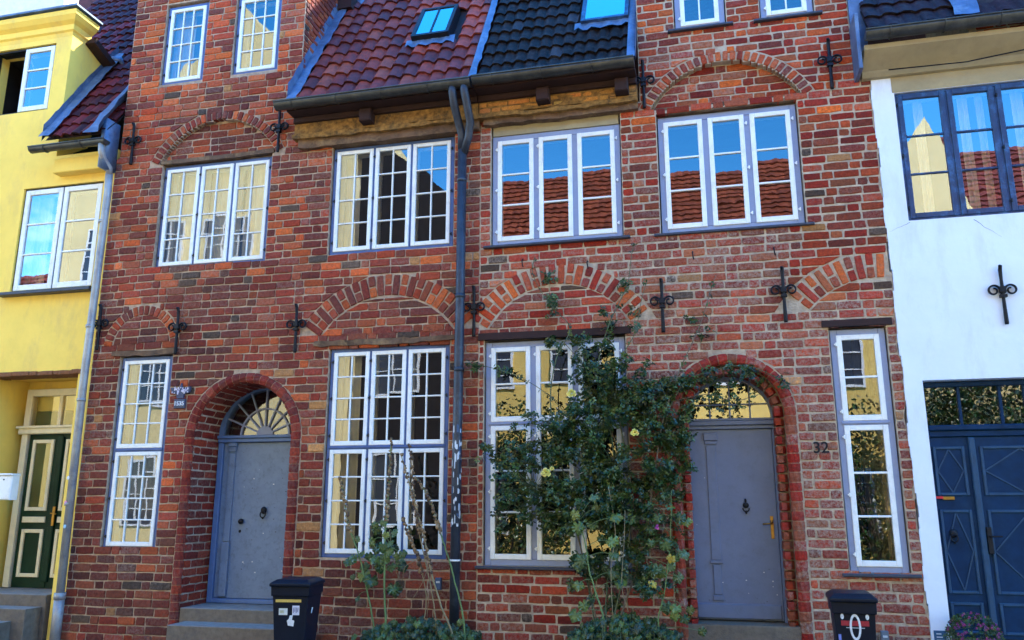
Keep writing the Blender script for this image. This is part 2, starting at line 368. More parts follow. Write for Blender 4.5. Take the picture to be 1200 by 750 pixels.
def ringmortar(mb,cx,cz,ri,ro,a0,a1,y0,y1,mi=1,xmax=None):
    mb.mi=mi; n=28
    for k in range(n):
        a=math.radians(a0+(a1-a0)*k/n); b=math.radians(a0+(a1-a0)*(k+1)/n)
        p=[(cx+r*math.cos(t),cz+r*math.sin(t)) for r,t in ((ri,a),(ro,a),(ro,b),(ri,b))]
        if xmax and max(q[0] for q in p)>xmax: continue
        mb.poly(p[::-1],y0,y1,(1,1,1,0))
    mb.mi=0
def chord(cx,cz,R,z):
    d=R*R-(z-cz)**2
    return None if d<=0 else (cx-math.sqrt(d),cx+math.sqrt(d))

WIN={ # x0,x1,z0,z1
 'A3L':(-7.46,-6.78,7.54,8.82),'A3R':(-6.30,-5.60,7.55,8.80),'A2':(-7.26,-5.58,4.75,6.26),'B2':(-4.66,-2.98,4.76,6.25),
 'C2':(-2.47,-.86,4.71,6.18),'D2':(-.40,1.20,4.71,6.21),'B1':(-4.56,-3.0,1.0,3.52),'C1':(-2.54,-.88,.94,3.51),
 'E1':(1.35,1.91,.93,3.47),'A1':(-7.61,-6.83,1.05,3.54),'D3L':(-.13,.47,7.33,8.55),'D3R':(.89,1.49,7.32,8.55)}
XA0,XAB,XB1=-8.06,-2.62,2.03
HA,HB=.105,.1012
EAVE=6.43
DA=(-5.71,2.45,.68); DAr=.81      # door arch: centre x, centre z, opening radius
DB=(.255,2.57,.56); DBr=.68
def door_cut(iv,z,D,R,zb):
    cx,cz=D[0],D[1]
    if z<cz: return subtract(iv,cx-R,cx+R) if z>zb-5 else iv
    c=chord(cx,cz,R,z)
    return subtract(iv,*c) if c else iv
def win_cut(iv,z,names):
    for n in names:
        x0,x1,z0,z1=WIN[n]
        if z0-.0<z<z1+{'C2':.14,'B2':.06}.get(n,.03): iv=subtract(iv,x0-.012,x1+.012)
    return iv
AR={ # relieving arches: cx,cz,ri,ro,a0,a1,springing z, recessed?
 'A2':(-6.43,5.88,1.00,1.13,24,156,6.33,.075),'A1':(-7.33,3.66,.45,.585,4,176,3.70,0),'B1':(-3.81,3.09,1.08,1.36,33,147,3.68,0),
 'D2':(.40,5.86,.985,1.115,25,155,6.32,.095),'C1':(-1.66,3.20,.975,1.24,29,151,3.68,0),'E':(1.85,3.12,.90,1.19,60,140,3.68,0)}
def arch_cut(iv,z,names,inner=False):
    for n in names:
        cx,cz,ri,ro,a0,a1,zs,rec=AR[n]
        if z<cz+(ri*math.sin(math.radians(min(a0,180-a1) if n!='E' else 40))): continue
        c=chord(cx,cz,ri if inner else ro,z)
        if c: iv=subtract(iv,c[0],c[1])
    return iv
def tymp(mb,n,h,colf,mi,xmax=None):
    cx,cz,ri,ro,a0,a1,zs,rec=AR[n]
    def fn(z):
        c=chord(cx,cz,ri-.012,z)
        if not c: return []
        c=(c[0],min(c[1],xmax) if xmax else c[1])
        if rec: 
            W=WIN[n]; c=(max(c[0],W[0]-.06),min(c[1],W[1]+.06))
        return [c] if c[1]>c[0] else []
    lay(mb,zs,cz+ri-.02,h,fn,colf,y=rec,d=.06)
    if rec: mortar(mb,frange(zs-.05,cz+ri+.05,.03),lambda z:[(max(cx-ro,WIN[n][0]-.1),min(cx+ro,WIN[n][1]+.1))] ,rec+.012,rec+.14,mi)

# ---- house A wall
def wallA(z):
    if z>EAVE: return [(-8.0,-5.21)]
    return [(XA0+.0*z,XAB)]
def gapsA(z,bricks):
    iv=wallA(z); iv=win_cut(iv,z,('A3L','A3R','A2','B2','B1','A1')); iv=door_cut(iv,z,DA,DAr+.008 if bricks else DA[2]+.05,0)
    if bricks: iv=arch_cut(iv,z,('A2','A1','B1'))
    else: iv=arch_cut(iv,z,('A2',),True)
    return iv
houseA=thing('brick_house',(-5.3,3,GZ),'red brick house with tall left gable, blue framed windows and red tiled roof','house')
mb=MB()
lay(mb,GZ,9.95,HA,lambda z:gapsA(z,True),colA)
br=frange(GZ,9.95,.35)+frange(2.4,3.3,.02)+frange(6.2,7.1,.03)+[v for n in ('A3L','A3R','A2','B2','B1','A1') for v in (WIN[n][2],WIN[n][3]+.03)]+[EAVE]
mortar(mb,br,lambda z:gapsA(z,False),.013,.28)
for n in ('A2','A1','B1'):
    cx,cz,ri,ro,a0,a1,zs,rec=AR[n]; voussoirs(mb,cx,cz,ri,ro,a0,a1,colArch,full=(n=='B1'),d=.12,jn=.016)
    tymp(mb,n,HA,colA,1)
# side wall of the gable, running back from the facade
def sideA(z):
    y0=.02; y1=(z-6.95)/1.6+.3
    return [(y0,min(y1,3.2))] if y1>y0+.05 else []
lay(mb,6.9,9.95,.088,sideA,lambda x,z:(lambda c:(c[0]*.8,c[1]*.8,c[2]*.9,.1))(colA(x,z-1.5)),origin=Vector((-5.196,0,0)),U=Yv,N=X,d=.05,wp=False)  # shade on this side face is put into the brick colour: darker, more purple
mb.mi=1; mb.box(-5.5,-5.222,.28,3.4,6.6,9.95)
mb.mi=1; mb.box(XA0,XA0+.25,.28,8,GZ,9.0); mb.box(XA0,XAB,7.8,8,GZ,7.2)
mb.build('wall',[M['brick'],M['mortarA']],houseA)
# ---- house B wall
def wallB(z):
    if z>EAVE: return [(-.6,1.87)]
    return [(XAB,XB1+.014*math.sin(z*7)+.01*math.sin(z*17))]
def gapsB(z,bricks):
    iv=wallB(z); iv=win_cut(iv,z,('D3L','D3R','C2','D2','C1','E1')); iv=door_cut(iv,z,DB,DBr+.008 if bricks else DB[2]+.05,0)
    if bricks: iv=arch_cut(iv,z,('D2','C1','E'))
    else: iv=arch_cut(iv,z,('D2',),True)
    return iv
houseB=thing('brick_house',(-.3,3,GZ),'red brick house with dark tiled roof, lilac grey window frames and slate blue door','house')
mb=MB()
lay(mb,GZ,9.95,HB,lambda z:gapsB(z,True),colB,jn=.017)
br=frange(GZ,9.95,.35)+frange(2.4,3.3,.02)+frange(6.2,7.1,.03)+[v for n in ('D3L','D3R','C2','D2','C1','E1') for v in (WIN[n][2],WIN[n][3]+.03)]+[EAVE]
mortar(mb,br,lambda z:gapsB(z,False),.010,.28)
for n in ('D2','C1','E'):
    cx,cz,ri,ro,a0,a1,zs,rec=AR[n]; voussoirs(mb,cx,cz,ri,ro,a0,a1,(lambda x,z:random.choice(PAL_HI)+(rnd(0,.4),)) if n=='D2' else colArchB,full=(n!='D2'),d=.12,jn=.018 if n=='D2' else .026,xmax=XB1 if n=='E' else None)
    if n!='E': tymp(mb,n,HB,colB,1)
    else: tymp(mb,n,HB,colB,1,xmax=XB1)
mb.mi=1; mb.box(-.6,-.35,.28,3.4,6.6,9.95); mb.box(1.6,1.87,.28,3.4,6.4,9.95); mb.box(1.78,2.03,.28,8,GZ,6.4); mb.box(XAB,XB1,7.8,8,GZ,7.2)
mb.build('wall',[M['brick'],M['mortarB']],houseB)

# ---- moulded door surrounds
def surround(name,house,D,R,depth,colf,mm,order2,twist):
    cx,cz,r1=D; mb=MB(); zb=GZ if True else 0
    rc=(r1+R)/2; rr=(R-r1)/2
    # reveal bricks
    h=.1; y0=.03
    rin=r1 if not order2 else r1-order2
    z=zb; k=0
    while z<cz-.02:
        for s in (-1,1):
            ys=y0
            for L in ((.14,.27,.27) if k%2 else (.27,.27,.14)):
                if ys>depth: break
                Lq=min(L,depth-ys+.05)
                mb.brick(Vector((cx+s*rin,ys+Lq/2,z+h/2)),Yv,Zv,X*-s,Lq-.012,h-.014,colf(0,0),d=.06); ys+=L
            if order2: mb.brick(Vector((cx+s*(rin+order2/2+.005),.13,z+h/2)),X,Zv,-Yv,order2+.0-.008,h-.014,colf(0,0),d=.05)
        z+=h; k+=1
    n=int(PI*rin/.095)
    for k in range(n):
        a=PI*(k+.5)/n; U=Vector((math.cos(a),0,math.sin(a))); V=Vector((-math.sin(a),0,math.cos(a))); wd=PI/n*rin
        ys=y0
        for L in ((.14,.27,.27) if k%2 else (.27,.27,.14)):
            if ys>depth: break
            Lq=min(L,depth-ys+.05)
            mb.brick(Vector((cx,ys+Lq/2,cz))+U*rin,Yv,V,U*-1,Lq-.012,wd-.013,colf(0,0),d=.06); ys+=L
        if order2: mb.brick(Vector((cx,.13,cz))+U*(rin+order2/2+.005),V,U,-Yv,wd-.013,order2-.008,colf(0,0),d=.05)
    # mortar backing
    mb.mi=1
    for s in (-1,1):
        a,b=sorted((cx+s*(rin+.008),cx+s*(rin+.2))); mb.box(a,b,.16 if order2 else .04,depth+.1,zb,cz)
        a,b=sorted((cx+s*(r1+.02),cx+s*(R+.02))); mb.box(a,b,.008,.2,zb,cz)
    for k in range(32):
        a,b=PI*k/32,PI*(k+1)/32
        for (ra,rb,ya,yb) in ((rin+.008,rin+.2,.16 if order2 else .04,depth+.1),(r1+.02,R+.02,.008,.2)):
            p=[(cx+r*math.cos(t),cz+r*math.sin(t)) for r,t in ((ra,a),(ra,b),(rb,b),(rb,a))]
            mb.poly(p,ya,yb)
    mb.mi=0
    # rope moulding: one twisted brick per course
    path=[]; 
    L=cz-zb; total=2*L+PI*rc; step=.0105; ns=int(total/step)
    base=len(mb.v); nr=26; cols=[]; last=-1; col=None
    for i in range(ns+1):
        s=i*step
        if s<L: p=Vector((cx-rc,0,zb+s)); out=Vector((-1,0,0))
        elif s<L+PI*rc:
            a=PI-(s-L)/rc; out=Vector((math.cos(a),0,math.sin(a))); p=Vector((cx,0,cz))+out*rc
        else: p=Vector((cx+rc,0,cz-(s-L-PI*rc))); out=Vector((1,0,0))
        ph=(s%.1)/.1; gap=1-.16*math.exp(-(min(ph,1-ph)/.06)**2)
        bi=int(s/.1)
        if bi!=last: col=colf(0,0); last=bi
        cols.append(col if min(ph,1-ph)>.05 else (.26,.15,.13,.2))
        tw=s*twist
        for k in range(nr):
            th=PI*k/(nr-1)      # only the visible half of the roll
            rad=rr*gap*(1+.15*abs(math.sin(3.5*th+tw*PI))-.09)
            q=p+out*(math.cos(th)*rad)-Yv*(math.sin(th)*rad*.75-.012)
            mb.v.append(tuple(q))
    mb.smooth=True
    for i in range(ns):
        for k in range(nr-1):
            a=base+i*nr+k; mb.face([a,a+1,a+nr+1,a+nr],cols[i])
    mb.smooth=False
    mb.build(name,[M['brick'],mm],house)
surround('door_surround',houseA,DA,DAr,.56,colDoor,M['mortarA'],0,3.2)
surround('door_surround',houseB,DB,DBr,.32,colDoorB,M['mortarB'],.10,3.2)

# ------------------------------------------------------------------ windows
def hinge_mesh(m):
    b=MB(); b.tube([(0,0,-.02),(0,0,.02)],.009,6); b.box(-.02,.0,-.004,.006,-.008,.008); return b.mesh('hinge',m)
HG={'white':hinge_mesh(M['white']),'iron':hinge_mesh(M['iron'])}
def window(house,key,rows,ncas,frame,sash='white',y=.045,sill=False,hinge=None,glass='glass',fw=.055,sw=.05,mw=.018,curtain=None,rect=None,tilt=.004,room=True,name='window',mull=None,inner=True,opened=None):
    """rows: list of (z_bottom_fraction, z_top_fraction, cols, panes high)"""
    x0,x1,z0,z1=rect or WIN[key]; H=z1-z0
    F=MB(); yb=y+.075
    F.bev(x0,x0+fw,y,yb,z0,z1); F.bev(x1-fw,x1,y,yb,z0,z1)
    F.bev(x0+fw,x1-fw,y+.001,yb,z0,z0+fw); F.bev(x0+fw,x1-fw,y+.001,yb,z1-fw,z1)
    cw=(x1-x0-2*fw)/ncas; mul=mull or .04
    ml=[x0+fw+cw*i for i in range(1,ncas)]
    for m_ in ml: F.bev(m_-mul/2,m_+mul/2,y+.002,yb,z0+fw,z1-fw)
    for r in rows[1:]:
        zz=z0+H*r[0]; F.bev(x0+fw*.6,x1-fw*.6,y-.004,yb,zz-.03,zz+.03)
        F.bev(x0+fw*.6,x1-fw*.6,y-.018,y-.003,zz-.008,zz+.018,.004)
    if inner:   # second window behind the first
        for m_ in [x0+.06]+ml+[x1-.06]: F.box(m_-.035,m_+.035,y+.16,y+.2,z0+.02,z1-.02,None)
        for r in rows: zz=z0+H*r[0]; F.box(x0+.03,x1-.03,y+.162,y+.198,max(z0+.02,zz-.03),zz+.04)
        F.box(x0+.03,x1-.03,y+.162,y+.198,z1-.07,z1-.02)
        nfo=(len(ml)+2+len(rows)+1)*6
        for i in range(len(F.m)-nfo,len(F.m)): F.m[i]=1
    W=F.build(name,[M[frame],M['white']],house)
    for r in rows:
        ra,rb,nc,nh=r; za=z0+H*ra+(fw if ra==0 else .032); zb=z0+H*rb-(fw if rb==1 else .032)
        for i in range(ncas):
            a=x0+fw+cw*i+(mul/2-.004 if i else -.008); b=x0+fw+cw*(i+1)-(mul/2-.004 if i<ncas-1 else -.008)
            if opened is not None and i==opened: continue
            za2,zb2=za-.008,zb+.008
            S=MB(); ys=y-.014+rnd(-.002,.002); yk=y+.03
            S.bev(a,a+sw,ys,yk,za2,zb2); S.bev(b-sw,b,ys,yk,za2,zb2); S.bev(a+sw,b-sw,ys+.001,yk,za2,za2+sw*1.1); S.bev(a+sw,b-sw,ys+.001,yk,zb2-sw,zb2)
            ia,ib,ja,jb=a+sw,b-sw,za2+sw*1.1,zb2-sw
            for c in range(1,nc): q=ia+(ib-ia)*c/nc; S.bev(q-mw/2,q+mw/2,ys+.006,yk-.002,ja,jb,.004)
            for c in range(1,nh): q=ja+(jb-ja)*c/nh+rnd(-.002,.002); S.bev(ia,ib,ys+.007,yk-.003,q-mw/2,q+mw/2,.004)
            so_=S.build('sash',M[sash],W)
            G=MB(); yg=ys+.024; cax,caz=rnd(-.009,.009),rnd(-.009,.009); axm,azm=(a+b)/2,(za2+zb2)/2
            # every small pane is set at its own slight angle in old putty
            for c in range(nc):
                for d in range(nh):
                    p0,p1=ia+(ib-ia)*c/nc,ia+(ib-ia)*(c+1)/nc; q0,q1=ja+(jb-ja)*d/nh,ja+(jb-ja)*(d+1)/nh
                    tx,tz=cax+rnd(-tilt,tilt),caz+rnd(-tilt,tilt); hx,hz=(p1-p0)/2,(q1-q0)/2
                    G.quad((p0,yg-tx*hx-tz*hz,q0),(p1,yg+tx*hx-tz*hz,q0),(p1,yg+tx*hx+tz*hz,q1),(p0,yg-tx*hx+tz*hz,q1))
            G.build('pane',M[glass],W)
            if hinge:
                left = i==0 or (ncas==3 and i==1 and key!='D2')
                hx=a if left else b
                for q in ((za2+.12,(za2+zb2)/2,zb2-.12) if zb2-za2>1.1 else (za2+.1,zb2-.1)):
                    link('hinge',HG[hinge],W,(hx+(-.006 if left else .026),ys-.004,q))
    if sill:
        s=MB(); s.bev(x0-.09,x1+.09,y-.10,y+.1,z0-.035,z0-.002,.008); s.build('sill',M['sill'],W)
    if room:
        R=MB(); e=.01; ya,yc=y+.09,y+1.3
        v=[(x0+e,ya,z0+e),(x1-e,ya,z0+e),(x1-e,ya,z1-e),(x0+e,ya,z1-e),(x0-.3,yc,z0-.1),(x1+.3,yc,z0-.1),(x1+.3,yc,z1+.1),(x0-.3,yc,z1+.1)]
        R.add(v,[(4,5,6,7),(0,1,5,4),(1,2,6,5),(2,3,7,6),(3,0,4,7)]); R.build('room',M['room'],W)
    if curtain:
        for (fa,fb,ga,gb) in curtain:
            C_=MB(); C_.smooth=True; xa,xb=x0+(x1-x0)*fa,x0+(x1-x0)*fb; n=int((xb-xa)/.012)+4; zz0,zz1=z0+H*ga,z0+H*gb
            pts=[]
            for i in range(n+1):
                q=xa+(xb-xa)*i/n; yy=y+.26+.02*math.sin(i*.9)+.008*math.sin(i*2.3); pts+=[(q,yy,zz0),(q,yy,zz1)]
            C_.add(pts,[(2*i,2*i+2,2*i+3,2*i+1) for i in range(n)]); C_.build('curtain',M['curtain'],W)
    return W
# house A
window(houseA,'A3L',[(0,1,3,4)],1,'blueA',curtain=[(.05,.4,0,1)],hinge='iron')
window(houseA,'A3R',[(0,1,3,4)],1,'blueA',hinge='iron')
window(houseA,'A2',[(0,1,2,4)],3,'blueA',y=.06,curtain=[(.03,.27,0,1),(.35,.6,0,1),(.68,.97,0,1)],hinge='iron')
window(houseA,'B2',[(0,1,2,4)],3,'blueA',curtain=[(.02,.16,0,1)],hinge='iron')
window(houseA,'B1',[(0,.512,2,4),(.512,1,2,4)],3,'blueA',curtain=[(.03,.2,0,1)],hinge='iron')
window(houseA,'A1',[(0,.505,3,4),(.505,1,3,4)],1,'blueA',hinge='iron')
# house B
HB_={'hinge':'white','frame':'greyB'}
window(houseB,'C2',[(0,1,1,3)],3,'greyB',sill=True,hinge='white',fw=.075,mull=.075,tilt=.003,sw=.055,mw=.022)
window(houseB,'D2',[(0,1,1,3)],3,'greyB',sill=True,hinge='white',fw=.075,mull=.075,y=.07,tilt=.003,sw=.055,mw=.022)
window(houseB,'C1',[(0,.62,1,3),(.62,1,1,2)],3,'greyB',sill=True,hinge='white',fw=.075,mull=.075,tilt=.003,sw=.055,mw=.022)
window(houseB,'E1',[(0,.60,1,3),(.60,1,1,2)],1,'greyB',sill=True,hinge='white',fw=.07,tilt=.003,sw=.055,mw=.022)
window(houseB,'D3L',[(0,1,2,3)],1,'greyB',sill=True,hinge='white',fw=.075,sw=.055)
window(houseB,'D3R',[(0,1,2,3)],1,'greyB',sill=True,hinge='white',fw=.075,sw=.055)

# lintels
def beam(house,x0,x1,y0,y1,z0,z1,m,name='lintel',sag=.01,rag=.006):
    b=MB(); n=max(3,int((x1-x0)/.12)); prev=None
    for i in range(n+1):
        t=i/n; x=x0+(x1-x0)*t; s=-sag*math.sin(PI*t)*1.0; r=[rnd(-rag,rag) for _ in range(4)]
        cur=[(x,y0+r[0]*.5,z0+s+r[1]),(x,y0+r[2]*.5,z1+s+r[3]),(x,y1,z1+s+r[3]),(x,y1,z0+s+r[1])]
        if prev: b.add(prev+cur,[(0,4,5,1),(1,5,6,2),(2,6,7,3),(3,7,4,0)])
        else: b.add(cur,[(0,1,2,3)])
        prev=cur
    b.add(prev,[(3,2,1,0)]); return b.build(name,m,house)
beam(houseB,-2.62,-.80,-.03,.05,3.535,3.615,M['darkwood'],sag=.004,rag=.003)
beam(houseB,1.27,1.98,-.03,.05,3.495,3.565,M['darkwood'],sag=0,rag=.003)
beam(houseB,-.44,1.24,.01,.09,6.235,6.32,M['oldwood'])
beam(houseA,-7.30,-5.54,-.005,.09,6.285,6.345,M['oldwood'])
beam(houseA,-4.78,-2.85,-.025,.05,3.555,3.625,M['oldwood'],rag=.012)
beam(houseA,-7.75,-6.76,-.02,.05,3.56,3.63,M['oldwood'],rag=.01)

# ------------------------------------------------------------------ doors
def arc_band(mb,cx,cz,r0,r1,a0,a1,y0,y1,n=24,col=None):
    for k in range(n):
        a=math.radians(a0+(a1-a0)*k/n); b=math.radians(a0+(a1-a0)*(k+1)/n)
        mb.poly([(cx+r*math.cos(t),cz+r*math.sin(t)) for r,t in ((r0,a),(r1,a),(r1,b),(r0,b))],y0,y1,col)
def half_disc(mb,cx,cz,r,y,n=24):
    mb.add([(cx,y,cz)]+[(cx+r*math.cos(PI*k/n),y,cz+r*math.sin(PI*k/n)) for k in range(n+1)],[(0,k+1,k+2) for k in range(n)])
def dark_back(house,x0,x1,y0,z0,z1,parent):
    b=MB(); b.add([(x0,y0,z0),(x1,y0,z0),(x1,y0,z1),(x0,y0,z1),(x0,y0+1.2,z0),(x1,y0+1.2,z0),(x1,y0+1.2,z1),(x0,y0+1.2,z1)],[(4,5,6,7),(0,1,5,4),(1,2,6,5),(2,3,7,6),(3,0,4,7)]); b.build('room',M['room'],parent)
def knocker(parent,p,s=1.0,m='iron',ring=True):
    b=MB(); b.smooth=True; x,y,z=p
    b.ball((x,y,z),.033*s,n=12,m=8,sq=(1,.5,1.1))
    b.tube([(x+.028*s*math.sin(a),y-.014*s,z-.04*s-.03*s*math.cos(a)) for a in [2*PI*i/16 for i in range(17)]],.006*s,6)
    b.ball((x,y-.012,z-.075*s),.011*s,n=8,m=5)
    return b.build('knocker',M[m],parent)
# door A
ya=.55; zA=.39
d=MB(); x0,x1=-6.37,-5.05
d.bev(x0,x0+.075,ya-.03,ya+.1,zA,2.42); d.bev(x1-.075,x1,ya-.03,ya+.1,zA,2.42); d.bev(x0,x1,ya-.05,ya+.1,2.42,2.47); d.bev(x0,x1,ya-.075,ya+.1,2.472,2.51); d.bev(x0+.075,x1-.075,ya-.035,ya+.1,zA,zA+.055)
arc_band(d,-5.71,2.51,.60,.665,0,180,ya-.03,ya+.1)
doorA=d.build('door',M['doorAb'],houseA)
L=MB(); L.bev(-6.16,x1-.078,ya,ya+.05,zA+.06,2.415,.004); la=L.build('leaf',M['doorA'],doorA)
L=MB(); L.bev(x0+.078,-6.165,ya+.004,ya+.05,zA+.06,2.415,.004); L.build('side_panel',M['doorA'],doorA)
L=MB(); L.bev(-6.20,-6.11,ya-.025,ya+.002,1.15,2.28,.005); L.bev(-6.205,-6.105,ya-.035,ya+.002,2.30,2.36,.005); L.bev(-6.215,-6.095,ya-.042,ya+.002,2.365,2.415,.005); L.bev(-6.20,-6.11,ya-.022,ya+.002,2.282,2.297)
L.bev(-6.21,-6.10,ya-.04,ya+.002,.47,1.14,.006); L.build('pilaster',M['doorA'],doorA)
fan=MB(); cx,cz=-5.71,2.51
arc_band(fan,cx,cz,.0,.12,0,180,ya-.008,ya+.03,12); arc_band(fan,cx,cz,.34,.365,0,180,ya-.008,ya+.03)
for k in range(1,8):
    a=PI*k/8; U=Vector((math.cos(a),0,math.sin(a))); V=Vector((-math.sin(a),0,math.cos(a)))
    fan.obox(Vector((cx,ya-.01,cz))+U*.36,U,V,-Yv,.5,.02,.03)
fan.build('fanlight_bars',M['greyB'],doorA)
gl=MB(); half_disc(gl,cx,cz,.6,ya+.015); gl.build('fanlight_glass',M['glass'],doorA)
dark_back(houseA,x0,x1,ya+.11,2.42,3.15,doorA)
q=P(309,598,ya-.02); knocker(doorA,q,1.3)
b=MB(); b.smooth=True; q=P(282,611,ya-.03); b.ball(q,.036,n=12,m=8,sq=(1,.8,1)); b.tube([q,(q.x,ya+.01,q.z)],.014); b.ball(P(281,622.5,ya),.02,n=10,m=6,sq=(1,.4,1)); b.build('doorknob',M['iron'],doorA)
b=MB(); q=P(261,663,ya); b.bev(q.x-.014,q.x+.014,ya-.008,ya+.01,q.z-.12,q.z+.13,.003,(.25,.2,.18,0)); b.bev(q.x-.02,q.x+.03,ya-.014,ya,q.z+.12,q.z+.2,.004,(.8,.8,.8,0)); b.build('bell_plate',M['sticker'],doorA)
b=MB()
for k in range(40):
    qx,qz=rnd(-6.05,-5.2),rnd(.6,2.3); s=rnd(.003,.009); b.box(qx-s,qx+s*rnd(.6,2),ya-.001,ya+.01,qz-s*.8,qz+s*.8,(.08,.09,.12,0) if random.random()<.7 else (.6,.6,.6,0))
b.build('chipped_paint',M['paint'],la)
# steps A
def slab(b,x0,x1,y0,y1,z0,z1):
    b.mi=0; b.bev(x0,x1,y0,y1,z0,z1-.002,.008); b.mi=1; b.box(x0+.003,x1-.003,y0+.004,y1,z1-.03,z1); b.mi=0
b=MB(); slab(b,-6.38,-5.02,.0,.62,GZ,.385); b.build('doorstep',[M['stone'],M['stoneL']],houseA)
b=MB(); slab(b,P(195,738,-.36).x,-4.62,-.36,-.002,GZ,.235); b.build('step',[M['stone'],M['stoneL']],houseA)
# door B
yb=.30; zB=.405
d=MB(); x0,x1=-.30,.81
d.bev(x0,-.232,yb-.01,yb+.1,zB-.02,2.44); d.bev(.692,x1,yb-.01,yb+.1,zB-.02,2.44); d.bev(x0,x1,yb-.03,yb+.1,2.44,2.48); d.bev(x0,x1,yb-.055,yb+.1,2.482,2.53); d.bev(x0,x1,yb-.035,yb+.1,2.532,2.56)
arc_band(d,.255,2.56,.44,.53,0,180,yb-.02,yb+.1)
doorB=d.build('door',M['doorB'],houseB)
L=MB(); L.bev(-.228,.688,yb,yb+.05,zB,2.436,.004); la=L.build('leaf',M['doorB'],doorB)
L=MB(); L.box(-.035,-.031,yb-.001,yb+.01,1.02,2.35); L.bev(-.03,.075,yb-.012,yb+.002,1.02,2.26,.005); L.bev(-.045,.09,yb-.024,yb+.002,.985,1.018,.005); L.bev(-.02,.065,yb-.014,yb+.002,.66,.975,.006); L.bev(-.035,.08,yb-.018,yb+.002,.60,.655,.006)
L.bev(-.04,.09,yb-.02,yb+.002,2.275,2.31,.005); L.bev(-.05,.10,yb-.03,yb+.002,2.315,2.40,.006); L.build('pilaster',M['doorB'],doorB)
L=MB()
for k in range(26):
    qx,qz=rnd(-.2,.66),rnd(.45,1.0) if k%2 else rnd(.6,2.3); t_=rnd(.002,.005); L.box(qx-t_,qx+t_*rnd(.6,2.5),yb-.001,yb+.01,qz-t_*1.5,qz+t_,random.choice([(.5,.5,.52,0),(.07,.09,.13,0),(.09,.11,.17,0)]))
L.build('chipped_paint',M['paint'],la)
L=MB(); L.bev(-.205,.665,yb-.024,yb+.002,zB+.015,zB+.165,.008); L.build('kick_board',M['doorB'],doorB)
gl=MB(); half_disc(gl,.255,2.56,.45,yb+.02); gl.build('fanlight_glass',M['glassY'],doorB)
fan=MB()
for k in (-1,0,1): fan.bev(.255+k*.22-.009,.255+k*.22+.009,yb,yb+.03,2.56,2.56+math.sqrt(.44**2-(k*.22)**2),.003)
fan.bev(-.15,.66,yb+.001,yb+.03,2.71,2.726,.003); fan.build('fanlight_bars',M['doorB'],doorB)
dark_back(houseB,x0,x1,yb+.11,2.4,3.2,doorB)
q=P(874,592,yb-.015); b=MB(); b.smooth=True
b.ball(q,.026,n=10,m=6,sq=(1.3,.5,1.2)); b.ball((q.x,q.y,q.z+.05),.012,sq=(1,.6,2)); b.tube([(q.x+.034*math.cos(a),q.y-.012,q.z-.03+.04*math.sin(a)) for a in [PI+PI*i/10 for i in range(11)]],.008,6); b.ball((q.x,q.y-.01,q.z-.075),.013,sq=(1,.6,1.5)); b.build('knocker',M['iron'],doorB)
q=P(905,618,yb); b=MB(); b.bev(q.x-.017,q.x+.017,yb-.008,yb+.01,q.z-.12,q.z+.12,.003); b.smooth=True; b.tube([(q.x,yb,q.z+.04),(q.x,yb-.045,q.z+.04),(q.x-.03,yb-.055,q.z+.04),(q.x-.10,yb-.055,q.z+.035)],.009,8); b.ball((q.x,yb-.02,q.z+.06),.017); b.build('handle',M['brass'],doorB)
b=MB(); slab(b,-.36,.86,.0,.36,GZ,.39); b.build('doorstep',[M['stone'],M['stone']],houseB)
# house number 32
def text_mesh(txt,size,depth,m,name,parent,loc,rot=(PI/2,0,0)):
    c=bpy.data.curves.new(name,'FONT'); c.body=txt; c.size=size; c.extrude=depth; c.align_x='CENTER'; c.align_y='CENTER'; c.offset=.002
    o=bpy.data.objects.new('tmp_text',c); sc.collection.objects.link(o)
    dg=bpy.context.evaluated_depsgraph_get(); me=bpy.data.meshes.new_from_object(o.evaluated_get(dg)); bpy.data.objects.remove(o)
    me.materials.clear(); me.materials.append(m); me.color_attributes.new('Col','FLOAT_COLOR','CORNER')
    n=link(name,me,parent,loc); n.rotation_euler=rot; return n
text_mesh('32',.165,.006,M['iron'],'house_number',houseB,P(962,525,-.035))

# ------------------------------------------------------------------ iron anchors and hooks
def anchor_mesh():
    b=MB(); b.smooth=True
    b.tube([(0,-.015,-.36),(0,-.018,-.34),(0,-.02,-.1),(0,-.025,0),(0,-.025,.12),(0,-.03,.22),(0,-.05,.26),(-.01,-.065,.255)],[.019,.022,.017,.02,.017,.021,.02,.016],8)
    b.smooth=False; b.box(-.032,.032,-.052,.0,-.075,-.045); b.box(-.028,.028,-.052,.0,-.02,.04); b.smooth=True
    for s in (-1,1):
        pts=[(s*.01,-.024,-.03)]
        for i in range(26):
            t=i/25; a=math.radians(200-t*470); r=.060-.038*t**1.3
            pts.append((s*(.082+r*math.cos(a)),-.022,.004+r*math.sin(a)))
        b.tube(pts,[.011]*14+[.0095]*(len(pts)-14),6,flat=1.7)
    return b.mesh('wall_anchor',M['iron'])
AM=anchor_mesh()
for h,l in ((houseA,[(157,166),(118,380),(209,384),(348,381),(328,150),(178,-25)]),(houseB,[(776,354),(918,341),(972,72),(754,96),(556,361)])):
    for px,py in l: link('wall_anchor',AM,h,P(px,py,-.012))
b=MB(); b.smooth=True; b.tube([(0,.01,.05),(0,-.03,.045),(-.004,-.05,.02),(.004,-.045,-.04),(.01,-.04,-.055)],.008,6); HM=b.mesh('wall_hook',M['iron'])
for px,py in ((613,309),(689,311),(812,300),(907,295)): link('wall_hook',HM,houseB,P(px,py,0))
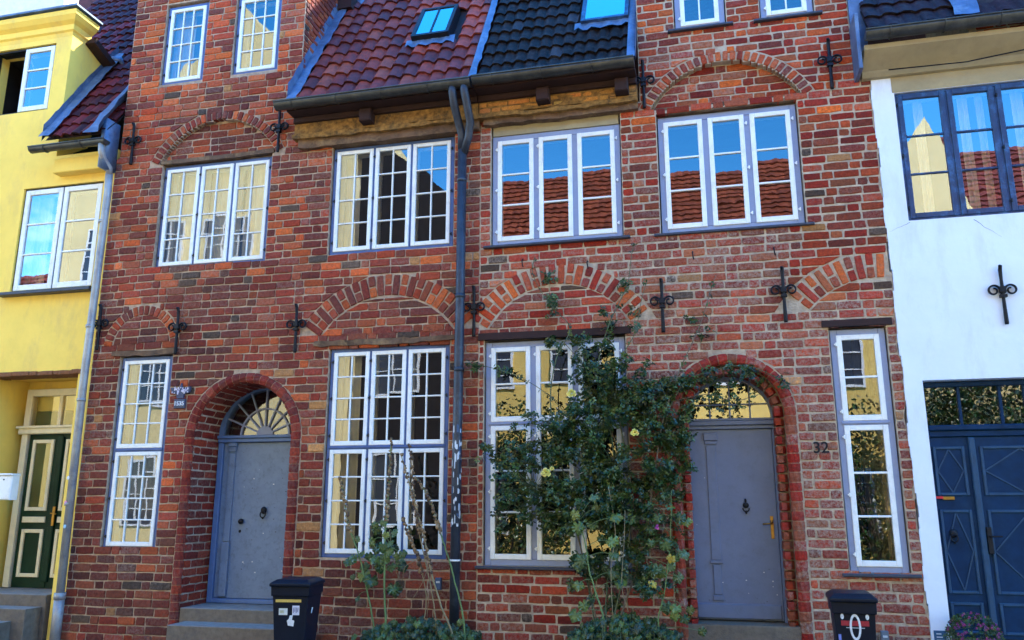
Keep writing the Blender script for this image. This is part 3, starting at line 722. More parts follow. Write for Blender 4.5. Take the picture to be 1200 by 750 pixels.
# crest plaque
q=P(212,466,-.01); b=MB()
b.bev(q.x-.085,q.x+.075,-.03,.0,q.z-.14,q.z-.02,.006,(.05,.06,.10,0))
b.poly([(q.x-.05,q.z-.01),(q.x+.04,q.z-.01),(q.x+.05,q.z+.05),(q.x+.12,q.z+.06),(q.x+.14,q.z+.14),(q.x+.07,q.z+.13),(q.x+.02,q.z+.10),(q.x,q.z+.19),(q.x-.03,q.z+.10),(q.x-.08,q.z+.13),(q.x-.15,q.z+.13),(q.x-.13,q.z+.06),(q.x-.06,q.z+.05)],-.028,.0,(.05,.06,.11,0))
for k in range(26): 
    a,c=rnd(-.13,.12),rnd(.05,.13); b.ball((q.x+a,-.03,q.z+c),rnd(.006,.012),(.55,.5,.6,0),6,4,(1,.4,1.6))
b.build('crest_plaque',M['paint'],houseA)
text_mesh('1535',.075,.004,mat('pale_numerals',(.6,.6,.66),.6),'plaque_numerals',houseA,(q.x-.005,-.034,q.z-.08))
# little boxes low on the wall
for h,px,py,wd,hh,c in ((houseA,514,684,.07,.13,(.05,.08,.14,0)),(houseB,1037,748,.07,.14,(.12,.14,.17,0))):
    q=P(px,py,-.02); b=MB(); b.bev(q.x-wd/2,q.x+wd/2,-.05,0,q.z-hh/2,q.z+hh/2,.006,c); b.box(q.x-wd*.3,q.x+wd*.3,-.052,-.049,q.z+.01,q.z+.03,(.5,.5,.5,0)); b.build('junction_box',M['sticker'],h)

# ------------------------------------------------------------------ roofs
SL=1.62; TH=math.atan(SL); RS=Vector((0,math.cos(TH),math.sin(TH))); RN=Vector((0,-math.sin(TH),math.cos(TH)))
def tiles(mb,x0,x1,y0,z0,length,tw,th,colf,amp=.028,seg=8,sharp=1.0,skip=None):
    nr=int(length/th); 
    for j in range(nr):
        s0=j*th; s1=s0+th+.04; n=int(math.ceil((x1-x0)/tw)); off=(rnd(-.01,.01))
        wob=[rnd(-.006,.006) for _ in range(n+1)]
        for i in range(n):
            if skip and skip(x0+(i+.5)*tw,s0+th/2): continue
            c=colf(x0+i*tw,s0); ls=rnd(-.012,.012)+(rnd(-.02,.03) if random.random()<.05 else 0); lh=rnd(-.004,.006)
            pts=[]
            for k in range(seg+1):
                u=k/seg; x=min(x0+i*tw+u*tw+off*0,x1)
                h=amp*(math.sin(2*PI*(u-.08))+.35*math.sin(4*PI*u))*.8
                for (s,e) in ((s0+ls,.038+lh),(s1,.002)):
                    p=Vector((x,y0,z0))+RS*s+RN*(h+e); pts.append(p)
                pts.append(Vector((x,y0,z0))+RS*(s0+ls+.002)+RN*(h+.012+lh))
            mb.smooth=True
            fs=[(3*k,3*k+3,3*k+4,3*k+1) for k in range(seg)]; mb.add(pts,fs,c)
            mb.smooth=False
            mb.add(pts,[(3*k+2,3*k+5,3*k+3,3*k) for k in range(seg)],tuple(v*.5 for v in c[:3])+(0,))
    # underlay
    L=Vector((0,y0,z0)); a=L-RN*.03; e=RS*(nr*th)
    mb.quad(Vector((x0,a.y,a.z)),Vector((x1,a.y,a.z)),Vector((x1,a.y,a.z))+e,Vector((x0,a.y,a.z))+e,(.03,.02,.02,0))
def cRed(x,s):
    r=random.random()
    c=(.16,.026,.02) if r<.35 else (.22,.036,.022) if r<.6 else (.11,.024,.024) if r<.85 else (.27,.055,.03)
    if x>-3.9 and s>.6 and random.random()<.5: c=(.34,.055,.03)
    k=rnd(.85,1.15); return tuple(v*k for v in c)+(0,)
def cDark(x,s):
    k=rnd(.7,1.3); c=(.013,.007,.006) if random.random()<.9 else (.035,.03,.035); return tuple(v*k for v in c)+(0,)
def cMaroon(x,s):
    k=rnd(.8,1.2); c=random.choice([(.06,.007,.009),(.08,.009,.009),(.04,.006,.009)]); 
    if s<1.4 and random.random()<.6: c=(.14,.012,.012)
    return tuple(v*k for v in c)+(0,)
def cBrown(x,s):
    k=rnd(.8,1.2); return (.02*k,.009*k,.013*k,0)
YE,ZE=-.33,6.80
RLEN=7.0
def backroof(mb,x0,x1):
    r=Vector((0,YE,ZE))+RS*RLEN
    mb.quad((x0,r.y,r.z),(x1,r.y,r.z),(x1,8.3,6.9),(x0,8.3,6.9),(.1,.05,.05,0))
# skylight footprints in (x, slope distance)
def roof_uv(px,py):
    p=PN(px,py,Vector((0,YE,ZE)),RN); return p.x,(p-Vector((p.x,YE,ZE))).dot(RS)
ax0,as0=roof_uv(487,46); ax1,_=roof_uv(530,41); _,as1=roof_uv(516,12); as0-=.17; as1-=.17
bx0,bs0=roof_uv(682,29); bx1,_=roof_uv(737,24); bs0-=.10; bs1=bs0+1.15
r=MB(); tiles(r,-5.08,-2.66,YE,ZE,RLEN,.205,.30,cRed,skip=lambda x,s:ax0-.02<x<ax1+.02 and as0-.05<s<as1); r.mi=0
backroof(r,XA0,XAB); 
# left of the gable the slope continues behind it
r.quad((XA0,YE+.5,ZE+.7),(-5.2,YE+.5,ZE+.7),(-5.0,3.35,12.76),(XA0,3.35,12.76),(.1,.03,.03,0))
roofA=r.build('roof',M['tile'],houseA)
r=MB(); tiles(r,-2.58,-.62,YE,ZE,RLEN,.150,.29,cDark,amp=.02,seg=6,skip=lambda x,s:bx0-.02<x<bx1+.02 and bs0-.12<s<bs1); backroof(r,XAB,XB1)
r.quad((-.6,YE+.5,ZE+.7),(1.95,YE+.5,ZE+.7),(2.03,3.35,12.76),(-.7,3.35,12.76),(.03,.02,.02,0))
roofB=r.build('roof',M['tiled'],houseB)
def skylight(x0,x1,s0,s1,up,roof,frame,bars,glassm):
    f=MB(); O=Vector((0,YE,ZE))
    def bar(a,b,c,d,h0,h1):
        p=O+RS*((c+d)/2)+X*((a+b)/2)+RN*h1; f.obox(p,X,RS,RN,b-a,d-c,h1-h0)
    wv=.05
    bar(x0,x0+wv,s0,s1,-.02,up); bar(x1-wv,x1,s0,s1,-.02,up); bar(x0+wv,x1-wv,s0,s0+wv,-.02,up-.002); bar(x0+wv,x1-wv,s1-wv,s1,-.02,up-.002)
    for k in range(bars): q=x0+(x1-x0)*(k+1)/(bars+1); bar(q-.012,q+.012,s0+wv,s1-wv,up-.03,up-.004)
    o=f.build('skylight',frame,roof)
    gl=MB(); p=[O+RS*s+X*x+RN*(up-.015) for x,s in ((x0+wv,s0+wv),(x1-wv,s0+wv),(x1-wv,s1-wv),(x0+wv,s1-wv))]; gl.quad(*p); gl.build('pane',glassm,o)
    bk=MB(); p=[O+RS*s+X*x+RN*(-.02) for x,s in ((x0,s0),(x1,s0),(x1,s1),(x0,s1))]; bk.quad(*p); bk.build('room',M['room'],o)
    # lead apron under it
    n=14; A=MB(); A.smooth=True; pts=[]
    for k in range(n+1):
        x=x0-.08+(x1-x0+.16)*k/n; h=.05+.02*math.sin(k*1.7); pts+=[O+RS*(s0+.03)+X*x+RN*.06,O+RS*(s0-.13+.02*math.sin(k*2.1))+X*x+RN*h]
    A.add(pts,[(2*k,2*k+1,2*k+3,2*k+2) for k in range(n)]); A.build('apron',M['lead'],o)
gm=glass_mat('skylight_glass',.45)
skylight(ax0,ax1,as0,as1,.13,roofA,M['iron'],1,gm)
skylight(bx0,bx1,bs0,bs1,.10,roofB,M['frameW'],0,gm)
def flash(house,x0,x1,s0,s1,h=.05,up=None,name='flashing',y=YE,z=ZE):
    b=MB(); b.smooth=True; O=Vector((0,y,z)); n=int((s1-s0)/.12)+2; pts=[]
    for k in range(n+1):
        s=s0+(s1-s0)*k/n; w_=rnd(-.012,.012)
        pts+=[O+RS*s+X*x0+RN*(h+rnd(0,.01)),O+RS*s+X*((x0+x1)/2)+RN*(h+.012+rnd(0,.012)),O+RS*s+X*(x1+w_)+RN*(h+rnd(-.01,.01))]
    b.add(pts,[(3*k+i,3*k+i+1,3*k+i+4,3*k+i+3) for k in range(n) for i in (0,1)])
    if up:
        xx,hh=up; p2=[]
        for k in range(n+1):
            s=s0+(s1-s0)*k/n; p2+=[O+RS*s+X*xx+RN*0,O+RS*s+X*xx+Zv*hh*(1+rnd(-.06,.06))]
        b.smooth=False; b.add(p2,[(2*k,2*k+1,2*k+3,2*k+2) for k in range(n)])
    return b.build(name,M['lead'],house)
flash(houseA,-5.20,-5.06,-.02,4.2,up=(-5.196,.30))
flash(houseA,-2.68,-2.585,-.02,6.9,h=.062)
flash(houseB,-.71,-.612,-.02,4.2,h=.06,up=(-.606,.25))

# gutters
def gutter(house,x0,x1,y,z,r,m,name='gutter',brk=.62):
    b=MB(); b.smooth=True; n=10; base=len(b.v); N=max(2,int((x1-x0)/.5))
    for i in range(N+1):
        x=x0+(x1-x0)*i/N; dz=rnd(-.003,.003)
        for rr in (r,r-.006):
            for k in range(n+1):
                a=PI+PI*k/n; b.v.append((x,y+rr*math.cos(a),z+dz+rr*math.sin(a)))
    m2=2*(n+1)
    for i in range(N):
        for k in range(n):
            o=base+i*m2+k; b.face([o,o+1,o+m2+1,o+m2]); o+=n+1; b.face([o+m2,o+m2+1,o+1,o])
        for k in (0,n): b.face([base+i*m2+k,base+(i+1)*m2+k,base+(i+1)*m2+n+1+k,base+i*m2+n+1+k])
    b.smooth=False
    for x in (x0,x1): b.add([(x,y+r*math.cos(PI+PI*k/n),z+r*math.sin(PI+PI*k/n)) for k in range(n+1)],[tuple(range(n+1))])
    b.smooth=True; b.tube([(x0,y-r,z+.004),(x1,y-r,z+.004)],.011,6)
    o=b.build(name,m,house)
    k=MB(); x=x0+.25
    while x<x1:
        arc=[(x,y+(r+.006)*math.cos(PI+PI*q/n),z+(r+.006)*math.sin(PI+PI*q/n)) for q in range(n+1)]
        k.tube(arc,.007,5,flat=1.0); k.tube([(x,y-r,z+.012),(x,y+r+.03,z+.02)],.006,5); x+=brk
    k.build('bracket',m,o); return o
gutter(houseA,-5.30,XAB-.012,-.42,6.75,.085,M['zinc']); gutter(houseB,XAB+.012,-.62,-.42,6.76,.085,M['zinc'])
# eaves: soffit boards, beam ends, ochre frieze, old moulded beam
def eaves(house,x0,x1,ends,mf):
    b=MB(); b.box(x0,x1,-.34,.02,6.675,6.73); b.bev(x0,x1,-.16,.0,6.60,6.675,.01); b.build('soffit',M['darkwood'],house)
    b=MB(); b.box(x0,x1,-.105,.12,6.44,6.60); o=b.build('frieze',M['ochre'],house)
    if mf:
        k=MB(); lay(k,6.445,6.598,.075,lambda z:[(x0,x1)],lambda x,z:(rnd(.36,.5),rnd(.22,.3),.09,rnd(0,.2)),y=-.108,d=.01,jn=.012,wp=False); k.build('frieze_brick',M['brick'],o)
    beam(house,x0-.02,x1,-.135,.1,6.385,6.438,M['ochre'],'moulding',sag=.022,rag=.014)
    beam(house,x0+.05,x1,-.075,.1,6.31 if mf else 6.265,6.384,M['oldwood'],'eaves_beam',sag=.012,rag=.012)
    for px in ends:
        e=MB(); e.bev(px-.08,px+.08,-.26,.0,6.47,6.64,.012); e.build('beam_end',M['darkwood'],house)
eaves(houseA,-5.19,XAB-.005,[P(427,135,-.26).x],False)
eaves(houseB,XAB+.005,-.62,[P(635,112,-.26).x,P(728,108,-.26).x],True)
# putty strip over window C2
b=MB(); b.box(-2.46,-.87,.03,.06,6.182,6.305); b.build('render_strip',M['beige'],houseB)
# downpipe with two inlets
b=MB(); b.smooth=True
px_=-2.83
b.tube([P(530,104,-.42)+Vector((0,0,.05)),P(530,108,-.42),P(532,122,-.36),P(537,142,-.22),P(541,158,-.14),P(541,175,-.10)],.052,12)
b.tube([P(544,101,-.42)+Vector((0,0,.05)),P(544,106,-.42),P(547,122,-.36),P(551,142,-.24),P(549,160,-.15),P(543,180,-.10)],.052,12)
b.tube([(px_,-.10,5.98),(px_,-.10,4.2),(px_-.012,-.10,2.2),(px_-.015,-.10,GZ)],.056,14)
for z in (5.55,4.05,3.15): b.tube([(px_,-.10,z),(px_,-.10,z+.05)],.062,14)
dp=b.build('downpipe',M['pipe'],houseA)
k=MB(); k.smooth=True; k.tube([(px_-.015,-.10,.99),(px_-.015,-.10,1.01)],.061,14,(.8,.8,.8,0)); k.build('white_band',M['sticker'],dp)
for i in range(45):      # torn paper stuck round the pipe
    z=rnd(1.35,2.45); a=rnd(PI*1.05,PI*1.95); da=rnd(.15,.5); hh=rnd(.02,.09); c=random.choice([(.6,.65,.7),(.45,.52,.62),(.7,.72,.74),(.05,.09,.17)]); rr=.0575+rnd(0,.0008)
    pts=[]
    for t in range(5):
        q=a+da*t/4; pts+=[(px_-.013+rr*math.cos(q),-.10+rr*math.sin(q),z+rnd(-.01,.01)),(px_-.013+rr*math.cos(q),-.10+rr*math.sin(q),z+hh+rnd(-.015,.015))]
    tp=MB(); tp.add(pts,[(2*t,2*t+2,2*t+3,2*t+1) for t in range(4)],c+(0,)); tp.build('torn_paper',M['sticker'],dp)
# gable tops above the frame
def gabletop(house,x0,x1,mm):
    b=MB(); xm=(x0+x1)/2; b.poly([(x0,9.95),(x1,9.95),(xm,12.0)],.0,.28); b.build('gable_top',mm,house)
    b=MB(); b.add([(x0-.1,.05,9.9),(xm,.05,12.1),(x1+.1,.05,9.9),(x0-.1,3.4,9.9),(xm,3.4,12.1),(x1+.1,3.4,9.9)],[(0,1,4,3),(1,2,5,4),(0,3,5,2)],(.1,.03,.03,0)); b.build('gable_roof',M['tile'],house)
gabletop(houseA,-8.0,-5.21,M['mortarA']); gabletop(houseB,-.6,1.87,M['mortarB'])
b=MB(); q0=P(393,-2,.9); b.box(-5.2,-4.97,.95,3.6,9.05,9.28); b.box(-5.2,-5.05,.93,3.6,9.28,9.9); b.build('dormer_eaves',M['darkwood'],houseA)
b=MB(); b.smooth=True; b.tube([(-4.90,1.25,8.95),(-4.93,1.22,9.15),(-4.95,1.2,9.4)],[.06,.07,.07],8,flat=.5); b.build('lead_outlet',M['lead'],houseA)
# lead strip down the right edge of gable B
b=MB(); b.box(1.872,2.04,-.03,.6,6.45,9.9); b.bev(1.86,1.90,-.33,.3,6.36,7.05,.006); b.build('flashing',M['lead'],houseB)

# ------------------------------------------------------------------ yellow house
HY=thing('yellow_house',(-11,3,GZ),'yellow plastered house with white windows and bottle green door','house')
Y0=.03
def yw(z):
    iv=[(-16,XA0-.004-.0*z)]
    if 4.57<z<6.15: iv=subtract(iv,-9.61,-8.24)
    if 7.41<z<8.52: iv=subtract(iv,-10.55,-9.4)
    if z<3.38: iv=subtract(iv,-9.75,-8.28)
    if z>6.62: iv=[p for p in subtract(iv,-9.12,0)]
    return iv
b=MB(); mortar(b,frange(GZ,8.72,.4)+[4.57,6.15,7.41,8.52,3.38,6.62],yw,Y0,Y0+.3,0)
b.add([(-9.12,Y0+.3,6.8),(-9.12,Y0+.3,8.66),(-9.12,.86,8.46),(-9.12,.6,7.0)],[(0,3,2,1)]); b.add([(-9.12,.1,6.6),(-9.12,Y0+.3,8.66),(-9.12,.86,8.46),(-9.12,.9,8.4),(-9.12,.3,6.9)],[(0,4,3,2,1)]) if False else None; b.box(-16,-8.07,7.8,8,GZ,7.2); b.box(-16,-15.8,.3,8,GZ,7.2)
b.box(-9.76,-9.751,Y0+.3,.75,.4,3.38); b.box(-8.279,-8.27,Y0+.3,.75,.4,3.38); b.box(-9.76,-8.27,Y0+.3,.75,3.381,3.40); b.box(-9.75,-8.28,.74,.78,2.95,3.38)
b.build('wall',M['yellow'],HY)
b=MB()
prof=[(0,8.60),(.02,8.66),(.05,8.68),(.06,8.76),(.12,8.80),(.17,8.86),(.18,8.93),(.0,8.95)]
pts=[]; 
for (o,z) in prof: pts+=[(-16,Y0-o,z),(-9.12+o,Y0-o,z),(-9.12+o,.34,z)]
b.add(pts,[f for k in range(len(prof)-1) for f in ((3*k,3*k+1,3*k+4,3*k+3),(3*k+1,3*k+2,3*k+5,3*k+4))]); b.build('cornice',M['yellow'],HY)
b=MB(); b.box(-16,-8.90,Y0-.22,.36,8.955,8.985); b.mi=1; b.bev(-16,-9.28,Y0-.06,.3,8.985,9.12,.03); b.box(-16,-9.34,Y0-.02,.28,9.12,9.9); b.build('coping',[M['lead'],M['cream']],HY)
r=MB(); ye,ze=-.25,6.76
tiles(r,-9.10,-8.02,ye,ze,6.6,.16,.27,cMaroon,amp=.022,seg=6); up_=Vector((0,ye,ze))+RS*2.16; tiles(r,-11.02,-9.10,up_.y,up_.z,4.4,.16,.27,cMaroon,amp=.022,seg=6)
r.quad((-16,8.3,6.9),(-8.06,8.3,6.9),(-8.06,3.4,12.3),(-16,3.4,12.3),(.08,.02,.02,0)); r.quad((-16,3.3,9.0),(-9.1,3.3,9.0),(-9.1,3.4,12.3),(-16,3.4,12.3),(.08,.02,.02,0))
r.build('roof',M['tile'],HY)
flash(HY,-9.12,-8.93,-.05,2.35,h=.07,up=(-9.112,.26),y=ye,z=ze)
b=MB(); b.smooth=True    # crumpled lead where the roof meets the brick gable
pts=[]; n=9
for i in range(n+1):
    for j in range(4):
        s=-.1+i*.16; x=-8.24+.075*j; p=Vector((x-.10*(1-i/n)*(j==0),ye,ze))+RS*s+RN*(.06+rnd(0,.035)+(.10 if j==3 else 0)); pts.append(p)
b.add(pts,[(4*i+j,4*i+j+1,4*i+4+j+1,4*i+4+j) for i in range(n) for j in range(3)]); b.box(-8.10,-8.02,-.28,-.02,6.22,6.95); b.build('flashing',M['lead'],HY)
p0=Vector((-9.03,.30,8.66)); p1=Vector((-9.03,.92,8.42)); dv=(p1-p0)
b=MB(); b.obox((p0+p1)/2+X*.09,dv.normalized(),dv.normalized().cross(X).normalized()*-1,X,dv.length,.10,.18); b.build('dormer_fascia',M['darkwood'],HY)
b=MB(); b.smooth=True; b.tube([(-8.95,.7,8.58),(-8.9,.8,8.62),(-8.86,.9,8.5)],[.05,.07,.05],8,flat=.5); b.build('lead_outlet',M['lead'],HY)
gutter(HY,-9.24,-7.98,-.30,6.60,.07,M['zinc'])
b=MB(); b.bev(-9.0,-8.12,-.12,.03,6.28,6.50,.01); b.build('eaves_box',M['yellow'],HY)
b=MB(); b.smooth=True
b.tube([P(119,168,-.30),P(119,178,-.30),P(121,186,-.24),P(128,197,-.12),P(128,206,-.09)],.045,12)
xs=[P(a,c,-.09).x for a,c in ((127,220),(97,455),(70,700))]
b.tube([P(128,204,-.09),(xs[0],-.09,5.9),(xs[1],-.09,3.2),(xs[2],-.09,.52)],.05,14)
b.tube([(xs[2],-.09,.5),(xs[2],-.09,GZ)],.062,14); b.tube([(xs[2],-.09,.45),(xs[2],-.09,.53)],.07,14)
for z in (5.45,3.95,2.95,1.6): b.tube([(xs[1],-.09,z),(xs[1],-.09,z+.04)],.057,14)
yp=b.build('downpipe',M['pipeY'],HY)
k=MB()
for px,py,c in ((77,589,(.75,.25,.4,0)),(76,617,(.3,.55,.75,0)),(80,560,(.7,.7,.72,0))):
    q=P(px,py,-.14); k.ball((q.x,-.142,q.z),.022,c,8,4,(1,.12,1.2))
k.build('sticker',M['sticker'],yp)
window(HY,None,[(0,1,1,3)],2,'iron',rect=(-9.61,-8.24,4.57,6.15),y=Y0+.03,fw=.035,mull=.03,sw=.075,mw=.024,glass='glassY',tilt=.002,curtain=[(.02,.2,0,1)])
b=MB(); b.bev(-9.72,-8.16,-.10,.1,4.50,4.545,.006); b.build('sill',M['sill'],HY)
w3=window(HY,None,[(0,1,1,3)],2,'iron',rect=(-10.55,-9.40,7.41,8.52),y=Y0+.03,fw=.035,mull=.03,sw=.07,mw=.024,glass='glassY',tilt=.002,opened=0,inner=False)
b=MB(); U=Vector((math.cos(2.2),math.sin(2.2)*-1*-1,0)); o=Vector((-9.97,.12,7.98)); 
b.obox(o+U*.03,U,Zv,Vector((0,-1,0)),.05,.98,.03); b.obox(o+U*.42,U,Zv,Vector((0,-1,0)),.05,.98,.03); b.obox(o+U*.22+Zv*.47,U,Zv,Vector((0,-1,0)),.4,.05,.03); b.obox(o+U*.22-Zv*.47,U,Zv,Vector((0,-1,0)),.4,.05,.03); b.obox(o+U*.22,U,Zv,Vector((0,-1,0)),.4,.02,.02)
tag(b.build('sash',M['white'],w3),'sash standing open into the dark room')
# entrance
b=MB(); lay(b,3.345,3.42,.07,lambda z:[(-9.9,-8.2)],lambda x,z:(.20,.10,.05,.2),y=-.0,d=.3,jn=.006); b.build('lintel',M['brick'],HY)
yd=.62; d=MB()
d.bev(-9.62,-9.52,yd-.03,yd+.08,.5,3.25); d.bev(-8.42,-8.30,yd-.03,yd+.08,.5,3.25); d.bev(-9.52,-8.42,yd-.03,yd+.08,3.15,3.25); d.bev(-9.06,-9.0,yd-.02,yd+.06,2.72,3.15)
d.bev(-9.66,-8.30,yd-.07,yd+.08,2.60,2.72,.012); d.bev(-9.68,-8.30,yd-.10,yd+.08,2.68,2.715,.008)
dY=d.build('door',M['cream'],HY)
l=MB(); l.bev(-9.50,-8.95,yd,yd+.05,.50,2.60); l.bev(-8.94,-8.44,yd,yd+.05,.50,2.60); l.bev(-8.99,-8.90,yd-.03,yd+.002,.58,2.56,.01)
l.build('leaf',M['green'],dY)
l=MB()
def pframe(x0,x1,z0,z1,w_=.05): 
    l.bev(x0,x0+w_,yd-.025,yd,z0,z1); l.bev(x1-w_,x1,yd-.025,yd,z0,z1); l.bev(x0+w_,x1-w_,yd-.024,yd,z0,z0+w_); l.bev(x0+w_,x1-w_,yd-.024,yd,z1-w_,z1)
pframe(-9.42,-9.06,1.53,2.52); pframe(-9.42,-9.06,.64,1.28); l.bev(-9.44,-9.06,yd-.02,yd,1.37,1.45); pframe(-8.86,-8.5,1.53,2.52); pframe(-8.86,-8.5,.64,1.28); l.bev(-8.86,-8.5,yd-.02,yd,1.37,1.45)
l.build('panel_moulding',M['cream'],dY)
l=MB(); l.quad((-9.37,yd-.006,1.58),(-9.11,yd-.006,1.58),(-9.11,yd-.006,2.47),(-9.37,yd-.006,2.47)); l.quad((-9.52,yd+.01,2.72),(-8.42,yd+.01,2.72),(-8.42,yd+.01,3.15),(-9.52,yd+.01,3.15)); l.build('pane',M['glass'],dY)
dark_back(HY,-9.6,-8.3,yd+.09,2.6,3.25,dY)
l=MB(); q=P(63,604,yd-.03); l.bev(q.x-.02,q.x+.02,yd-.045,yd-.028,q.z-.14,q.z+.12,.003); l.tube([(q.x,yd-.04,q.z+.03),(q.x,yd-.09,q.z+.03),(q.x+.09,yd-.09,q.z+.02)],.009,6); l.build('handle',M['brass'],dY)
for i,(y0,y1,z,xr,xl) in enumerate(((-.02,.66,.49,-8.31,-10.0),(-.28,-.022,.345,-8.36,-10.4),(-.62,-.282,.20,-8.55,-10.6))):
    b=MB(); slab(b,xl,xr,y0,y1,GZ,z); b.build('step',[M['stone'],M['stoneL']],HY)
mbx=thing('mailbox',(-9.66,.0,1.66),'white metal mailbox on the yellow wall left of the green door','mailbox')
q0=P(0,558,.02); q1=P(19,586,.02)
b=MB(); b.bev(q1.x-.36,q1.x,-.10,.028,q1.z,q0.z,.015); b.build('body',M['white'],mbx)
b=MB(); b.bev(q1.x-.37,q1.x+.01,-.115,.028,q0.z+.002,q0.z+.03,.01); b.build('lid',M['white'],mbx)
b=MB(); b.ball((q1.x-.12,-.103,q0.z-.05),.01,n=8,m=5); b.build('lock',M['iron'],mbx)

# ------------------------------------------------------------------ white house
HW=thing('white_house',(5,3,GZ),'whitewashed house with dark blue window and navy double door','house')
yw0=-.012
def ww(z):
    iv=[(2.03+.008*math.sin(z*5)+.006*math.sin(z*13),9)]
    if 4.64<z<6.17: iv=subtract(iv,2.26,4.30)
    if z<2.88: iv=subtract(iv,2.215,3.52)
    return iv
b=MB(); mortar(b,frange(GZ,6.36,.12)+[4.64,6.17,2.88],ww,yw0,.3,0); b.box(8.8,9,.3,8,GZ,6.4); b.box(2.04,9,7.8,8,GZ,7.2); b.build('wall',M['whitew'],HW)
for cx_,cz_,n_,dx,dz in ((2.27,4.62,9,-.022,-.012),(2.9,4.60,7,.03,-.03),(4.6,2.9,10,-.015,.04)):
    b=MB(); p=Vector((cx_,-.0128,cz_)); pt=[p]
    for k in range(n_): p=p+Vector((dx+rnd(-.012,.012),0,dz+rnd(-.012,.012))); pt.append(p)
    b.tube(pt,[.0022*(1-k/(n_+2)) for k in range(n_+1)],5); b.build('crack',M['iron'],HW)
b=MB(); b.box(2.24,9,-.018,.05,6.175,6.36); b.build('frieze',M['beige'],HW)
b=MB(); pr=[(.0,6.36),(-.06,6.37),(-.09,6.41),(-.10,6.43),(-.22,6.50),(-.34,6.57),(-.35,6.62),(.2,6.62)]
pts=[]
for (y,z) in pr: pts+=[(1.93,y,z),(9,y,z)]
b.add(pts,[(2*k,2*k+1,2*k+3,2*k+2) for k in range(len(pr)-1)]); b.add([(1.93,y,z) for y,z in pr],[tuple(range(len(pr)))[::-1]]); b.build('cornice',M['beige'],HW)
b=MB(); b.smooth=True; b.tube([(2.2,-.14,6.40),(3.0,-.15,6.385),(3.6,-.2,6.43),(5,-.2,6.5)],.008,5); b.build('cable',M['iron'],HW)
gutter(HW,1.93,9,-.43,6.72,.085,M['zinc'],brk=.55)
r=MB(); tiles(r,1.99,6.5,-.34,6.80,RLEN,.19,.27,cBrown,amp=.016,seg=6,skip=lambda x,s:x>2.95 and s>.15)
r.quad((1.95,3.3,12.8),(9,3.3,12.8),(9,8.3,6.9),(1.95,8.3,6.9),(.04,.02,.02,0)); r.quad((6.4,-.34,6.8),(9,-.34,6.8),(9,3.36,12.8),(6.4,3.36,12.8),(.04,.02,.02,0)); r.quad((3.1,.4,7.9),(6.5,.4,7.9),(6.5,3.36,12.8),(3.1,3.36,12.8),(.04,.02,.02,0)); r.build('roof',M['tiled'],HW)
b=MB(); lay(b,6.75,9.0,.1,lambda z:[(3.18,6.4)],colB,y=.0); b.mi=1; b.box(3.16,6.4,.01,1.5,6.75,9.0); b.box(3.10,3.175,-.03,1.5,6.78,9.0); b.build('dormer',[M['brick'],M['mortarB']],HW)
b=MB(); b.smooth=True; pts=[]
for i in range(12):
    for j in range(4):
        s=i*.16; pts.append(Vector((2.86+.03*math.sin(i)+j*.085,-.34,6.80))+RS*s+RN*(.05+rnd(0,.03)))
b.add(pts,[(4*i+j,4*i+j+1,4*i+5+j,4*i+4+j) for i in range(11) for j in range(3)]); b.build('flashing',M['lead'],HW)
window(HW,None,[(0,1,1,3)],4,'frameW',sash='frameW',rect=(2.26,4.30,4.64,6.17),y=.01,fw=.035,mull=.03,sw=.055,mw=.022,glass='glassY',tilt=.003,inner=False,curtain=[(.12,.17,0,1),(.35,.4,0,1),(.44,.48,0,1),(.62,.68,0,1),(.86,.93,0,1)],hinge='iron')
link('wall_anchor',AM,HW,P(1174,341,-.02))
# door of the white house
yd=.14; d=MB(); d.bev(2.22,2.25,yd-.03,yd+.08,.3,2.87); d.bev(3.49,3.52,yd-.03,yd+.08,.3,2.87); d.bev(2.25,3.49,yd-.02,yd+.08,2.30,2.36); d.bev(2.25,3.49,yd-.045,yd+.08,2.362,2.42,.01); d.bev(2.25,3.49,yd-.03,yd+.08,2.82,2.87)
for x in (2.58,2.97,3.2): d.bev(x-.015,x+.015,yd-.01,yd+.05,2.42,2.82)
dW=d.build('door',M['navy'],HW)
xm=P(1148,600,yd).x
l=MB(); l.bev(2.25,xm-.003,yd,yd+.05,.32,2.298); l.build('leaf',M['navy'],dW)
l=MB(); l.bev(xm+.003,3.49,yd,yd+.05,.32,2.298); l.build('leaf',M['navy'],dW)
l=MB(); l.bev(xm-.03,xm+.03,yd-.035,yd+.002,.32,2.29,.01); l.build('astragal',M['navyL'],dW)
for (a,c) in ((2.27,xm-.07),(xm+.07,3.46)):
    l=MB()
    for (z0,z1,dia) in ((1.70,2.20,1),(.74,1.56,1),(.36,.66,0)):
        w_=.03
        l.bev(a,a+w_,yd-.014,yd+.001,z0,z1); l.bev(c-w_,c,yd-.014,yd+.001,z0,z1); l.bev(a+w_,c-w_,yd-.013,yd+.001,z0,z0+w_); l.bev(a+w_,c-w_,yd-.013,yd+.001,z1-w_,z1)
        if dia:
            m_=(a+c)/2; zm=(z0+z1)/2; pp=[(m_,z0+w_),(c-w_,zm),(m_,z1-w_),(a+w_,zm)]
            for t in range(4):
                s_,e_=Vector((pp[t][0],yd-.008,pp[t][1])),Vector((pp[(t+1)%4][0],yd-.008,pp[(t+1)%4][1])); u=(e_-s_); l.obox((s_+e_)/2,u.normalized(),u.normalized().cross(-Yv),-Yv,u.length,.012,.009)
    l.build('panel_moulding',M['navyL'],dW)
l=MB(); l.quad((2.25,yd+.01,2.42),(3.49,yd+.01,2.42),(3.49,yd+.01,2.82),(2.25,yd+.01,2.82)); l.build('pane',M['glass'],dW); dark_back(HW,2.24,3.5,yd+.09,2.4,2.86,dW)
knocker(dW,P(1117.5,625,yd-.01),1.2,'iron'); 
